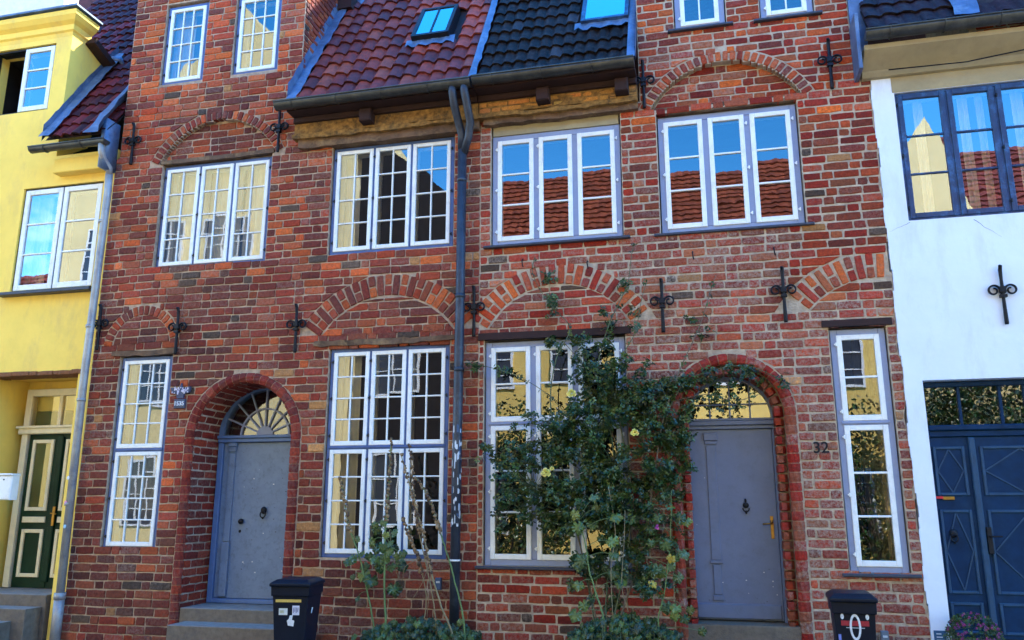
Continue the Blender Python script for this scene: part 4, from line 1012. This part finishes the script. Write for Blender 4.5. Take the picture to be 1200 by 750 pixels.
l=MB(); q=P(1159,632,yd); l.bev(q.x-.022,q.x+.022,yd-.045,yd-.0,q.z-.14,q.z+.12,.004); l.tube([(q.x,yd-.045,q.z+.03),(q.x,yd-.09,q.z+.03),(q.x+.1,yd-.09,q.z+.03)],.008,6); l.build('handle',M['iron'],dW)
l=MB(); q=P(1112,583.5,yd); l.bev(q.x-.06,q.x+.05,yd-.02,yd,q.z-.02,q.z+.015,.003); l.build('name_plate',M['brass'],dW); l=MB(); q=P(1101,583,yd); l.box(q.x-.035,q.x+.035,yd-.019,yd-.002,q.z-.012,q.z+.012,(.6,.02,.03,0)); l.build('sticker',M['sticker'],dW)
b=MB(); slab(b,2.1,3.7,-.3,.2,GZ,.13); slab(b,2.215,3.52,.0,.2,.13,.30); b.build('step',[M['stone'],M['stoneL']],HW)
sg=thing('wall_sign',P(1102,745,-.02),'small blue plate low on the white wall beside the flowering pot','sign')
q=P(1102,746,-.02); b=MB(); b.bev(q.x-.055,q.x+.055,-.026,-.012,q.z-.07,q.z+.055,.003,(.03,.10,.20,0)); b.build('plate',M['sticker'],sg)
b=MB(); 
for k in range(3): b.box(q.x-.035,q.x+.01+.01*k,-.028,-.0255,q.z+.02-.03*k,q.z+.03-.03*k,(.6,.65,.7,0))
b.build('lettering',M['sticker'],sg)

# ------------------------------------------------------------------ wheelie bins
def wheelie(loc,rz,label,scl):
    t=thing('wheelie_bin',loc,label,'bin','wheelie bins in front of the houses'); t['_root']=[0,0,0]
    t.rotation_euler=(0,0,rz); t.scale=scl
    def part(n,b,m,par=None): 
        o=bpy.data.objects.new(n,b.mesh(n,m)); sc.collection.objects.link(o); o.parent=par or t; return o
    H=.86
    b=MB()   # tapered body: bottom .38x.42, top .47x.50
    def ring(z,wx,yf,yb_): return [(-wx,yf,z),(wx,yf,z),(wx,yb_,z),(-wx,yb_,z)]
    rs=[ring(.04,.18,-.20,.18),ring(.30,.195,-.225,.21),ring(H-.10,.225,-.262,.24),ring(H-.098,.24,-.285,.25),ring(H,.245,-.29,.255)]
    pts=[p for r_ in rs for p in r_]; fs=[(3,2,1,0)]
    for k in range(len(rs)-1):
        for i in range(4): n=(i+1)%4; fs.append((4*k+i,4*k+n,4*k+4+n,4*k+4+i))
    fs.append((16,17,18,19)); b.add(pts,fs)
    bd=part('body',b,M['bin']); bv=bd.modifiers.new('b','BEVEL'); bv.width=.014; bv.segments=2
    b=MB(); pts=[]
    for z,wx,yf,yb_ in ((H+.002,.262,-.315,.265),(H+.038,.262,-.318,.27),(H+.045,.25,-.30,.26),(H+.075,.20,-.235,.22)): pts+=ring(z,wx,yf,yb_)
    fs=[(3,2,1,0)]
    for k in range(3):
        for i in range(4): n=(i+1)%4; fs.append((4*k+i,4*k+n,4*k+4+n,4*k+4+i))
    fs.append((12,13,14,15)); b.add(pts,fs); ld=part('lid',b,M['bin']); bv=ld.modifiers.new('b','BEVEL'); bv.width=.012; bv.segments=2
    b=MB(); b.tube([(-.22,.27,H+.03),(-.22,.33,H+.02),(.22,.33,H+.02),(.22,.27,H+.03)],.014,8); part('handle',b,M['bin'])
    for s in (-1,1):
        b=MB(); b.tube([(s*.18,.20,.10-GZ*0),(s*.23,.20,.10)],.10,18); part('wheel',b,M['iron'])
    return t,bd,part
bin1,bd1,part1=wheelie((-4.42,-.75,GZ),math.radians(8),'dark wheelie bin with yellow strip and torn stickers beside left door steps',(.86,.86,.955))
def fy(z): return -.20-.025-(z-.30)/.46*.037-.004   # front face depth of the bin body
b=MB(); 
def stick(b,x0,x1,z0,z1,c): b.add([(x0,fy(z0),z0),(x1,fy(z0),z0),(x1,fy(z1),z1),(x0,fy(z1),z1)],[(0,1,2,3)],c+(0,))
stick(b,-.185,.14,.695,.725,(.62,.42,.10)); part1('label_strip',b,M['sticker'],bd1)
b=MB(); stick(b,-.14,-.03,.56,.63,(.6,.62,.6)); stick(b,-.125,-.075,.58,.61,(.5,.5,.25)); part1('sticker',b,M['sticker'],bd1)
b=MB(); stick(b,.03,.12,.56,.66,(.62,.62,.72)); part1('sticker',b,M['sticker'],bd1)
b=MB(); 
for k in range(4): b.tube([(.045+.018*k,fy(.6)-.002,.585+.01*(k%2)),(.05+.018*k,fy(.62)-.003,.64)],.004,4,(.08,.08,.2,0))
part1('scribble',b,M['sticker'],bd1)
b=MB(); b.add([(-.02,fy(.45),.45),(.05,fy(.44),.44),(.06,fy(.5),.50),(.03,fy(.51),.51),(.04,fy(.56),.56),(0,fy(.555),.555),(-.01,fy(.52),.52),(-.035,fy(.5),.50)],[tuple(range(8))],(.65,.65,.66,0)); part1('sticker',b,M['sticker'],bd1)
b=MB(); xx=lambda z:.195+(z-.3)/.46*.03+.004
b.add([(xx(.56),-.10,.56),(xx(.56),-.06,.57),(xx(.62),-.05,.62),(xx(.63),-.09,.63)],[(0,1,2,3)],(.6,.6,.62,0)); part1('sticker',b,M['sticker'],bd1)
bin2,bd2,part2=wheelie((1.18,-.98,GZ),math.radians(-3),'dark wheelie bin painted with white numerals and a red band beneath narrow right window',(.76,.80,.965))
b=MB(); 
def ell(b,cx,cz,rx,rz,w_,c,off=0):
    n=28
    for k in range(n):
        a,d_=2*PI*k/n,2*PI*(k+1)/n; pts=[]
        for t,e in ((a,0),(d_,0),(d_,1),(a,1)):
            z=cz+(rz-e*w_)*math.sin(t); pts.append((cx+(rx-e*w_)*math.cos(t),fy(z)-off,z))
        b.add(pts,[(0,1,2,3)],c)
stick(b,-.15,.15,.655,.70,(.30,.02,.03)); part2('red_band',b,M['paint'],bd2)
b=MB(); wc=(.62,.66,.72,0); ell(b,0,.645,.062,.115,.024,wc,.002); ell(b,-.025,.455,.065,.07,.026,wc,.002); ell(b,-.025,.33,.07,.075,.026,wc,.002); part2('painted_numerals',b,M['paint'],bd2)
b=MB(); ell(b,-.135,.735,.019,.024,.018,wc,.002); ell(b,.135,.735,.019,.024,.018,wc,.002); part2('painted_dots',b,M['paint'],bd2)
b=MB(); stick(b,-.10,.10,.635,.642,(.35,.4,.45)); part2('painted_line',b,M['paint'],bd2)
b=MB(); stick(b,-.19,-.16,.47,.58,(.15,.2,.55)); part2('sticker',b,M['sticker'],bd2)

# ------------------------------------------------------------------ plants
def px_path(pts,y0,y1):
    n=len(pts); return [P(a,c,y0+(y1-y0)*i/(n-1)) for i,(a,c) in enumerate(pts)]
def smooth(path,k=5):
    out=[]
    m=len(path)
    for i in range(m-1):
        p0,p1,p2,p3=path[max(i-1,0)],path[i],path[i+1],path[min(i+2,m-1)]
        for j in range(k):
            t=j/k; out.append(.5*((2*p1)+(p2-p0)*t+(2*p0-5*p1+4*p2-p3)*t*t+(-p0+3*p1-3*p2+p3)*t**3))
    return out+[path[-1]]
def rdir(): 
    v=Vector((rnd(-1,1),rnd(-1,1),rnd(-1,1))); return v.normalized() if v.length>.1 else Vector((0,-1,0))
def leaflet(mb,p,d,n,L,W,col):
    s=d.cross(n).normalized(); m=n*(-.12*L)
    pts=[p,p+d*L*.35+s*W*.5-m*.5,p+d*L*.75+s*W*.38-m*.3,p+d*L+m*.6,p+d*L*.75-s*W*.38-m*.3,p+d*L*.35-s*W*.5-m*.5,p+d*L*.45+m]
    mb.add(pts,[(0,1,6),(1,2,6),(2,3,6),(3,4,6),(4,5,6),(5,0,6)],col)
def rose_leaf(mb,p,size,cols):
    d=(rdir()+Vector((0,-.3,-.35))).normalized(); n=(rdir()*.7+Vector((0,-.55,.75))).normalized(); n=(n-d*n.dot(d)).normalized(); s=d.cross(n)
    c=random.choice(cols); k=rnd(.7,1.3); col=tuple(v*k for v in c)+(0,)
    for t,a in ((0,0),(.0,1),(.0,-1),(-.55,1),(-.55,-1)):
        if t<0 and random.random()<.25: continue
        q=p+d*size*(t*1.0); dd=(d+s*a*1.1).normalized() if a else d
        leaflet(mb,q+dd*size*.08,dd,(n+rdir()*.25).normalized(),size*rnd(.55,.75),size*rnd(.36,.46),col)
def lobed(mb,p,r,cols,n=None,curl=.25,lobes=5):
    n=(n or (Vector((rnd(-.6,.6),-1,rnd(-.2,.9))))).normalized(); a=n.cross(Zv).normalized(); b=a.cross(n).normalized()*-1
    c=random.choice(cols); k=rnd(.75,1.25); col=tuple(v*k for v in c)+(0,); rot=rnd(-.5,.5); m=lobes*4
    pts=[p]; mid=[]
    for i in range(m):
        t=i/m*2*PI; an=-PI/2+t+rot
        rr=r*(.92+.08*math.cos(lobes*(t-PI))) * (.45 if i==0 else 1)*(1-.12*abs(math.sin(t*2))); w=Vector(a*math.cos(an)+b*math.sin(an))
        mid.append(p+w*rr*.55+n*(-curl*r*.08+rnd(-.06,.06)*r)); pts.append(p+w*rr+n*(-curl*r*(.8+.5*math.cos(lobes*t*2))+rnd(-.08,.08)*r))
    pts+=mid; fs=[]
    for i in range(m):
        j=(i+1)%m; fs+=[(0,1+m+i,1+m+j),(1+m+i,1+i,1+j,1+m+j)]
    mb.add(pts,fs,col)
def flower(mb,c,r,col,n=Vector((0,-1,.2)),petals=14):
    n=n.normalized(); a=n.cross(Zv).normalized(); b=a.cross(n)
    for k in range(petals):
        an=k*2.4; q=k/petals; rr=r*(.35+.65*q); tilt=1-q*.9
        d=(a*math.cos(an)+b*math.sin(an)); s=d.cross(n)
        p0=c+d*rr*.15; p1=c+d*rr*.8+n*r*tilt*.8; p2=c+d*rr+n*r*tilt*.55; cc=tuple(v*rnd(.9,1.1) for v in col)+(0,)
        mb.add([p0,p1-s*rr*.45,p2-s*rr*.2,p2+s*rr*.2,p1+s*rr*.45],[(0,1,2,3,4)],cc)
GR_D=[(.026,.062,.016),(.036,.080,.018),(.055,.105,.022),(.022,.05,.018),(.09,.13,.025),(.03,.066,.026),(.05,.06,.02)]
GR_L=[(.12,.17,.035),(.15,.20,.045),(.10,.14,.035),(.19,.21,.04),(.12,.17,.06)]
GR_M=[(.06,.10,.022),(.085,.13,.03),(.05,.085,.022),(.11,.13,.025)]
rose=thing('climbing_rose',P(705,748,-.3)-Vector((0,0,.1)),'dark leafy climbing rose with yellow blooms between window and slate blue door','rose bush')
canes=[([(700,752),(692,700),(676,620),(655,530),(645,470),(652,420),(668,385),(648,361),(632,338),(624,318),(627,300)],-.3,-.06,.010),
 ([(708,752),(712,680),(722,590),(715,500),(700,440),(712,385),(728,350),(736,331),(740,300),(743,285)],-.32,-.06,.011),
 ([(712,752),(735,650),(738,560),(722,470),(727,423),(744,390),(752,350),(758,330)],-.35,-.05,.010),
 ([(716,752),(748,660),(765,570),(775,500),(790,452),(799,428),(811,402),(822,376),(830,350),(839,322)],-.35,-.06,.011),
 ([(775,500),(800,450),(830,436),(870,428),(905,440),(925,455)],-.2,-.06,.007),
 ([(790,470),(830,462),(860,470),(890,462)],-.14,-.03,.005),
 ([(704,752),(680,640),(650,560),(610,540),(585,530),(572,525)],-.3,-.2,.008),
 ([(690,520),(650,470),(615,445),(580,432),(545,425)],-.2,-.12,.006),
 ([(650,560),(610,580),(590,600)],-.3,-.2,.006),([(722,520),(690,440),(660,400)],-.25,-.1,.006),([(735,560),(700,600),(660,600)],-.3,-.3,.006)]
b=MB(); b.smooth=True; nodes=[]
for pts,y0,y1,r in canes:
    path=smooth(px_path(pts,y0,y1)); n=len(path); b.tube(path,[max(.0042,r*(1-.7*i/n)) for i in range(n)],6,random.choice([(.10,.11,.05,0),(.14,.10,.06,0),(.08,.10,.05,0)])); nodes+=path
blobs=[(650,362,18,14,12,-.09),(690,425,40,26,110,-.15),(655,400,18,16,25,-.1),(628,500,24,22,70,-.25),(603,535,26,18,60,-.25),(620,562,46,38,260,-.28),(600,592,28,22,90,-.25),(588,545,18,18,40,-.2),(660,520,42,36,240,-.3),
 (700,480,42,40,330,-.28),(742,470,42,38,260,-.25),(786,500,26,40,170,-.2),(776,560,26,36,130,-.22),(720,550,56,48,420,-.32),(670,592,42,32,190,-.3),(728,620,28,36,90,-.3),(630,612,18,12,30,-.25),
 (775,455,24,18,70,-.15),(803,440,14,12,40,-.1),(832,446,24,8,60,-.08),(868,442,26,9,70,-.08),(902,446,14,12,26,-.08),(850,470,34,8,50,.0),(562,429,18,8,22,-.12),(590,438,12,7,10,-.13),(700,400,18,20,22,-.12),
 (715,610,50,26,170,-.34),(760,610,26,46,120,-.3),(792,600,12,60,60,-.2),(735,670,40,34,110,-.38),(690,690,24,30,40,-.4),(640,600,20,14,30,-.25),(648,350,14,22,22,-.08),(712,375,14,18,22,-.1),(735,335,10,16,10,-.08),(750,370,10,16,12,-.08),(818,385,12,20,14,-.08),(700,660,30,26,60,-.4),(760,680,24,26,50,-.4),(800,520,20,36,120,-.12)]
F=MB()
for cx,cy,rx,ry,n,yc in blobs:
    ctr=P(cx,cy,yc); near=min(nodes,key=lambda q:(q-ctr).length)
    tips=[]
    for k in range(max(3,n//7)):
        gx,gy=[max(-1.25,min(1.25,random.gauss(0,.6))) for _ in range(2)]
        e=P(cx+gx*rx,cy+gy*ry,min(-.04 if cx<800 or cy<445 else .2,yc+random.gauss(0,.10))); mid=(near+e)/2+rdir()*.05
        tw=smooth([near,mid,e],3); b.tube(tw,[.0035,.003,.003,.0025,.002,.002,.0018],5,(.07,.10,.04,0)); tips.append((e,tw[4]))
    for k in range(int(n*(1.75 if 640<cx<790 and cy>440 else 1.05)*(.5 if cx>820 else 1)*(.7 if cx<630 else 1))):
        e,m_=random.choice(tips); t=rnd(0,1)**1.5; q=e.lerp(m_,t)+rdir()*rnd(.01,.085)
        q.y=min(q.y,-.03) if cx<800 or cy<445 else q.y
        rose_leaf(F,q,rnd(.05,.085),GR_D if random.random()<.75 else GR_M)
for q in nodes[::2]:
    if random.random()<.75 and q.z>2.2: rose_leaf(F,q+rdir()*.03-Vector((0,.02,0)),rnd(.04,.07),GR_D)
b.build('stem',M['stem'],rose); F.build('foliage',M['leaf'],rose)
for px,py,r in ((670,461,.06),(640,554,.062),(647,549,.03),(744,507,.05)):
    f=MB(); flower(f,P(px,py,-.48),r,(.85,.72,.20)); f.build('flower',M['petal'],rose)

def hollyhock(label,path,y0,y1,r,podrange,leaves,dry,flowers=(),lc=None,lr=(.05,.08),branch=()):
    lc=lc or GR_M+GR_L
    base=P(path[0][0],path[0][1],y0); t=thing('hollyhock',(base.x,base.y,GZ),label,'plant','hollyhocks under the windows')
    b=MB(); b.smooth=True; pp=px_path(path,y0,y1); first=Vector((pp[0].x,pp[0].y,GZ)); pp=smooth([first]+pp,6); n=len(pp)
    sc_=(.26,.19,.09,0) if dry else (.13,.19,.06,0)
    for k,(q) in enumerate(pp): pp[k]=q+Vector((rnd(-.004,.004),rnd(-.004,.004),0))
    b.tube(pp,[r*1.25*(1-.6*i/n) for i in range(n)],6,sc_)
    for br in branch: b.tube(smooth(px_path(br,y0,y1),4),.0035,5,(.26,.19,.10,0))
    F=MB()
    for (px,py,*rr) in leaves:
        c=P(px,py,(y0+y1)/2+rnd(-.08,.08)); s=rr[0] if rr else rnd(*lr); near=min(pp,key=lambda q:(q-c).length)
        b.tube(smooth([near,(near+c)/2+Vector((0,-.02,.03)),c],3),.003,5,(.12,.17,.06,0)); lobed(F,c,s,lc)
    b.build('stem',M['stem'],t)
    if leaves: F.build('foliage',M['leaf'],t)
    if podrange:
        S=MB(); S.smooth=True; a,c=podrange; i0,i1=int(n*a),int(n*c)
        for i in range(i0,i1):
            for q in range(3):
                p=pp[min(i,n-1)].lerp(pp[min(i+1,n-1)],rnd(0,1)) if i+1<n else pp[i]
                an=rnd(0,2*PI); s=rnd(.013,.025)*(1.1-.4*(i-i0)/max(1,i1-i0)); S.ball(p+Vector((math.cos(an),math.sin(an),0))*rnd(.006,.02),s,random.choice([(.15,.085,.04,0),(.22,.13,.06,0),(.09,.05,.03,0),(.28,.18,.09,0)]),6,4,(1,1,rnd(.8,1.3)))
        S.build('seed_head',M['stem'],t)
    for (px,py,r_,c) in flowers: f=MB(); flower(f,P(px,py,y0-.05),r_,c,petals=8); f.build('flower',M['petal'],t)
    return t
def cr(x,y): return (380+x/3.263,520+y/3.263)
hollyhock('leftmost leaning hollyhock with thin brown seed stalk before the blue framed window',[cr(190,712),cr(160,540),cr(130,420),cr(90,300),cr(75,200),cr(60,130)],-.32,-.22,.009,(.62,1),[cr(90,450),cr(140,420),cr(155,470),cr(125,365)+(.05,),cr(108,510)+(.04,),cr(125,592)+(.045,),cr(178,520)+(.10,),cr(105,440)+(.08,),cr(150,500)+(.09,)],False)
hollyhock('tallest upright hollyhock with leafy stem before the middle of the blue framed window',[cr(235,700),cr(230,560),cr(235,330),cr(245,200),cr(250,90),cr(258,-20)],-.36,-.25,.011,(.52,1),
   [cr(x,y) for x,y in ((200,400),(230,440),(265,555),(280,430),(250,380),(200,330),(290,455),(225,300),(270,400),(190,440),(215,480),(255,470),(180,375),(235,350),(300,420),(210,440),(245,410),(265,340),(225,395),(205,465))]+[cr(228,440)+(.09,),cr(268,557)+(.10,),cr(170,430)+(.06,),cr(300,470)+(.07,),cr(195,310)+(.05,)],False,lc=GR_M+GR_D+GR_L)
hollyhock('dry hollyhock stalk with brown pods leaning left from beside the downpipe',[cr(490,735),cr(440,600),cr(400,450),cr(370,310),cr(330,170),cr(293,40)],-.40,-.24,.010,(.45,1),[],True,branch=([cr(400,470),cr(370,540),cr(340,590)],[cr(360,440),cr(310,470),cr(300,520)]))
hollyhock('thin dry hollyhock stalk whose pods cross the middle window bar',[cr(430,720),cr(410,560),cr(375,400),cr(350,260),cr(338,120),cr(325,5)],-.30,-.2,.007,(.55,1),[],True)
hollyhock('green stemmed hollyhock with drooping seed spike just left of the downpipe',[cr(535,690),cr(500,530),cr(470,420),cr(440,330),cr(420,260),cr(385,180),cr(350,130)],-.34,-.24,.009,(.55,1),[cr(520,680)+(.05,),cr(505,700)+(.04,)],False,branch=([cr(545,745),cr(490,735),cr(420,770)],))
hollyhock('short dry hollyhock stalk with few pods low before the right casements',[cr(370,740),cr(390,600),cr(375,500),cr(345,400),cr(320,340),cr(300,285)],-.3,-.22,.006,(.5,1),[],True,branch=([cr(400,570),cr(390,700)],[cr(250,330),cr(262,440),cr(285,520)]))
def cl(x,y): return (640+x/3.947,560+y/3.947)
hollyhock('light green hollyhock with lobed leaves in front of the left side of the rose',[cl(270,680),cl(240,560),cl(200,430),cl(180,300),cl(150,200)],-.55,-.5,.010,None,
   [cl(x,y) for x,y in ((150,400),(165,385),(310,440),(240,140),(325,180),(130,170),(150,230),(305,290),(315,355),(150,495),(175,590),(345,480),(215,215),(135,635),(222,90))],False,lc=GR_L,lr=(.055,.085),branch=([cl(310,660),cl(300,430),cl(320,250),cl(290,50)],[cl(380,620),cl(350,500),cl(360,300),cl(365,150)]))
hollyhock('light green hollyhock with a pink bloom beside the slate blue door surround',[cl(520,660),cl(540,560),cl(560,430),cl(575,250),cl(580,60)],-.45,-.35,.007,None,
   [cl(x,y) for x,y in ((480,230),(485,300),(470,130),(550,80),(515,185),(530,440),(490,430),(610,460),(555,310),(590,370),(575,410),(640,350),(500,440),(520,420),(650,200),(620,180),(600,600),(560,600),(640,650),(665,610),(720,710),(595,640))]+[cl(425,370)+(.10,)],False,
   flowers=[(cl(513,228)[0],cl(513,228)[1],.03,(.6,.08,.35))],lc=GR_L+GR_M,lr=(.055,.08))
f=MB()
for px,py in ((765,684),(786,655)): lobed(f,P(px,py,-.5),.055,[(.45,.32,.04)])
f.build('yellow_leaf',M['leaf'],[o for o in sc.objects if o.get('label','').endswith('door surround')][0])
def lowplant(name,label,x0,x1,z1,yc,n,cols,rr):
    t=thing(name,((x0+x1)/2,yc,GZ),label,'plant'); F=MB(); S=MB(); S.smooth=True
    for k in range(n):
        u=rnd(-1,1); x=(x0+x1)/2+u*(x1-x0)/2; h=z1*(1-.35*u*u)*rnd(.35,1); y=yc+rnd(-.25,.2)
        p=Vector((x,y,GZ+h)); lobed(F,p,rnd(*rr),cols,Vector((rnd(-.7,.7),-1,rnd(0,1.4))))
        if k%4==0: S.tube(smooth([Vector((x*.6+.4*(x0+x1)/2,yc,GZ)),Vector((x,y,GZ+h*.6)),p],3),.004,5,(.06,.09,.04,0))
    S.build('stem',M['stem'],t); F.build('foliage',M['leaf'],t); return t
lowplant('low_shrub','low dark green plant at the foot of the dry hollyhock stalks',P(425,745,-.3).x,P(560,745,-.3).x,.44,-.3,420,GR_D+GR_M[:1],(.03,.055))
lowplant('low_shrub','low dark green plant spreading at the foot of the climbing rose',P(668,745,-.45).x,P(800,745,-.45).x,.56,-.4,560,GR_D+GR_M[:1],(.03,.055))
# flowering pot at the navy door
q=P(1140,740,-.18); pot=thing('flower_pot',(q.x,q.y,.13),'bushy pot plant with purple blooms in front of the navy double door','potted plant')
b=MB(); b.smooth=True; b.tube([(q.x,q.y,.131),(q.x,q.y,.29),(q.x,q.y,.30),(q.x,q.y,.33)],[.10,.145,.16,.16],20,(.3,.12,.06,0)); b.build('pot',M['stem'],pot)
F=MB()
for k in range(260):
    d=rdir(); d.z=abs(d.z)*1.0-.15; p=Vector((q.x+d.x*.25,q.y+d.y*.17,.36+d.z*.27)) ; rose_leaf(F,p,rnd(.03,.05),GR_D+GR_M+[(.13,.14,.03)])
for k in range(70):
    d=rdir(); d.z=abs(d.z)-.2; p=Vector((q.x+d.x*.27,q.y-abs(d.y)*.19,.36+d.z*.29)); B=MB(); flower(B,p,rnd(.012,.02),random.choice([(.30,.03,.16),(.22,.03,.20),(.40,.05,.20)]),Vector((rnd(-.4,.4),-1,.5)),7); B.build('flower',M['petal'],pot)
F.build('foliage',M['leaf'],pot)

# ------------------------------------------------------------------ the other side of the street, seen in the window panes
OY=-11.4
def ohouse(label,outline,m,wins,roof=None,dep=9,name='house'):
    xs=[p[0] for p in outline]; t=thing(name,((min(xs)+max(xs))/2,OY-4,GZ),label,'house')
    b=MB(); b.poly(outline,OY-dep,OY); b.build('wall',m,t)
    for (x0,x1,z0,z1,nc,nr) in wins:
        f=MB(); 
        f.box(x0,x1,OY+.001,OY+.05,z0,z0+.06); f.box(x0,x1,OY+.001,OY+.05,z1-.06,z1); f.box(x0,x0+.06,OY+.001,OY+.052,z0,z1); f.box(x1-.06,x1,OY+.001,OY+.052,z0,z1)
        for c in range(1,nc): q=x0+(x1-x0)*c/nc; f.box(q-.018,q+.018,OY+.001,OY+.045,z0,z1)
        for c in range(1,nr): q=z0+(z1-z0)*c/nr; f.box(x0,x1,OY+.001,OY+.043,q-.015,q+.015)
        o=f.build('window',M['white'],t); g_=MB(); g_.quad((x0,OY+.02,z0),(x0,OY+.02,z1),(x1,OY+.02,z1),(x1,OY+.02,z0)); g_.build('pane',M['opane'],o)
    if roof:
        x0,x1,ze_,zr,run,colf=roof; r=MB(); n=int(math.hypot(zr-ze_,run)/.30); e=Vector((0,-run,zr-ze_)); un=e.normalized(); nn=Vector((0,un.z,-un.y)).normalized(); nn=nn if nn.z>0 else -nn
        for j in range(n):
            x=x0
            while x<x1:
                x2=min(x+.24,x1); a=Vector((x,OY+.25,ze_))+e*(j/n); d=Vector((x2,OY+.25,ze_))+e*(j/n); u=e*(1.08/n); c=colf(0,0); k=nn*.05; h=nn*.03
                mx_=(a+d)/2; r.add([a+k,mx_+k+h,d+k,d+u,mx_+u+h*.8,a+u,a,d],[(0,1,4,5),(1,2,3,4),(6,7,2,1,0)],c); x=x2
        b0=Vector((x0,OY+.25,ze_)); r.quad(b0+e,Vector((x1,OY+.25,ze_))+e,(x1,OY-dep,ze_),(x0,OY-dep,ze_),(.2,.05,.03,0)); r.build('roof',M['tile'],t)
    return t
M['opane']=mat('opposite_pane',(.05,.06,.08),.08,var=.3,vs=1,spec=.6)
cO=lambda x,s:(lambda k:(.26*k,.06*k,.024*k,0))(rnd(.7,1.2))
cO2=lambda x,s:(lambda k:(.17*k,.035*k,.025*k,0))(rnd(.7,1.2))
wn1=[(x,x+1.15,z,z+1.9,3,4) for z in (1.0,4.7,8.3) for x in (-18.6,-16.6,-14.4,-12.3)]+[(-14.2,-13.0,12.2,14.0,3,4),(-16.3,-15.2,12.2,13.8,3,4)]
ohouse('tall yellow gabled house across the street, mirrored in the leftmost windows',[(-19.6,GZ),(-19.6,12.2),(-18.2,12.2),(-18.0,13.6),(-16.6,13.9),(-16.2,15.6),(-15.0,16.0),(-13.9,17.4),(-12.8,16.0),(-11.6,15.6),(-11.2,13.6),(-10.0,13.2),(-9.7,12.0),(-9.7,GZ)][::-1],M['ocream'],wn1,name='gabled_house')
ohouse('dark brick house across the street, mirrored beside the tall yellow gable',[(-9.69,GZ),(-9.69,12.6),(-6.7,10.2),(-6.7,GZ)][::-1],M['odark'],[(-8.9,-7.6,.9,2.9,2,3),(-8.9,-7.6,4.4,6.2,2,3)],name='dark_house')
ohouse('yellow house across the street with long red tiled roof, mirrored in the upper windows',[(-6.69,GZ),(-6.69,7.6),(4.9,7.6),(4.9,GZ)][::-1],M['oyellow'],[(x,x+1.1,z,z+1.7,2,4) for z in (1.0,4.6) for x in (-5.9,-3.9,-1.9,.1,2.6)],(-6.69,4.9,7.5,12.2,4.4,cO),name='yellow_house')
ohouse('cream house across the street with dark red roof, mirrored in the dark blue window',[(4.91,GZ),(4.91,9.6),(5.9,11.0),(7.0,7.4),(16,7.4),(16,GZ)][::-1],M['ocream'],[(x,x+1.1,z,z+1.7,2,4) for z in (1.0,4.6) for x in (5.6,8,10,12,14)],(7.0,16,7.3,12.0,4.4,cO2),name='cream_house')
ohouse('low yellow house across the street with red roof at the far left',[(-34,GZ),(-34,7.2),(-19.61,7.2),(-19.61,GZ)][::-1],M['oyellow'],[(x,x+1.1,z,z+1.7,2,4) for z in (1.0,4.4) for x in (-32,-29,-26,-23)],(-34,-19.61,7.1,9.6,2.5,cO2),name='yellow_house')
def bush(label,x,y,rx,rz,n):
    t=thing('bush',(x,y,GZ),label,'bush'); F=MB(); S=MB(); S.smooth=True
    for k in range(9):
        e=Vector((x+rnd(-rx,rx)*.7,y+rnd(-.3,.3),rz*rnd(.7,1.6))); S.tube([Vector((x+rnd(-.1,.1),y,GZ)),Vector(((x+e.x)/2,y,e.z*.5)),e],[.03,.02,.008],6,(.10,.07,.05,0))
    for k in range(n):
        d=rdir()*(rnd(.3,1)**.5); p=Vector((x+d.x*rx,y+d.y*.45,GZ+rz+d.z*rz)); leaflet(F,p,rdir(),rdir(),.11,.06,tuple(v*rnd(.7,1.3) for v in random.choice(GR_D))+(0,))
    S.build('stem',M['stem'],t); F.build('foliage',M['leaf'],t)
bush('dark bush against the wall across the street, mirrored in the rose side window',-4.7,-10.7,1.9,2.25,5000)
bush('dark bush across the street opposite the navy double door',6.3,-10.7,2.0,2.7,7500)
bush('dark bush across the street opposite the narrow right window',3.6,-10.7,1.3,2.2,3600)
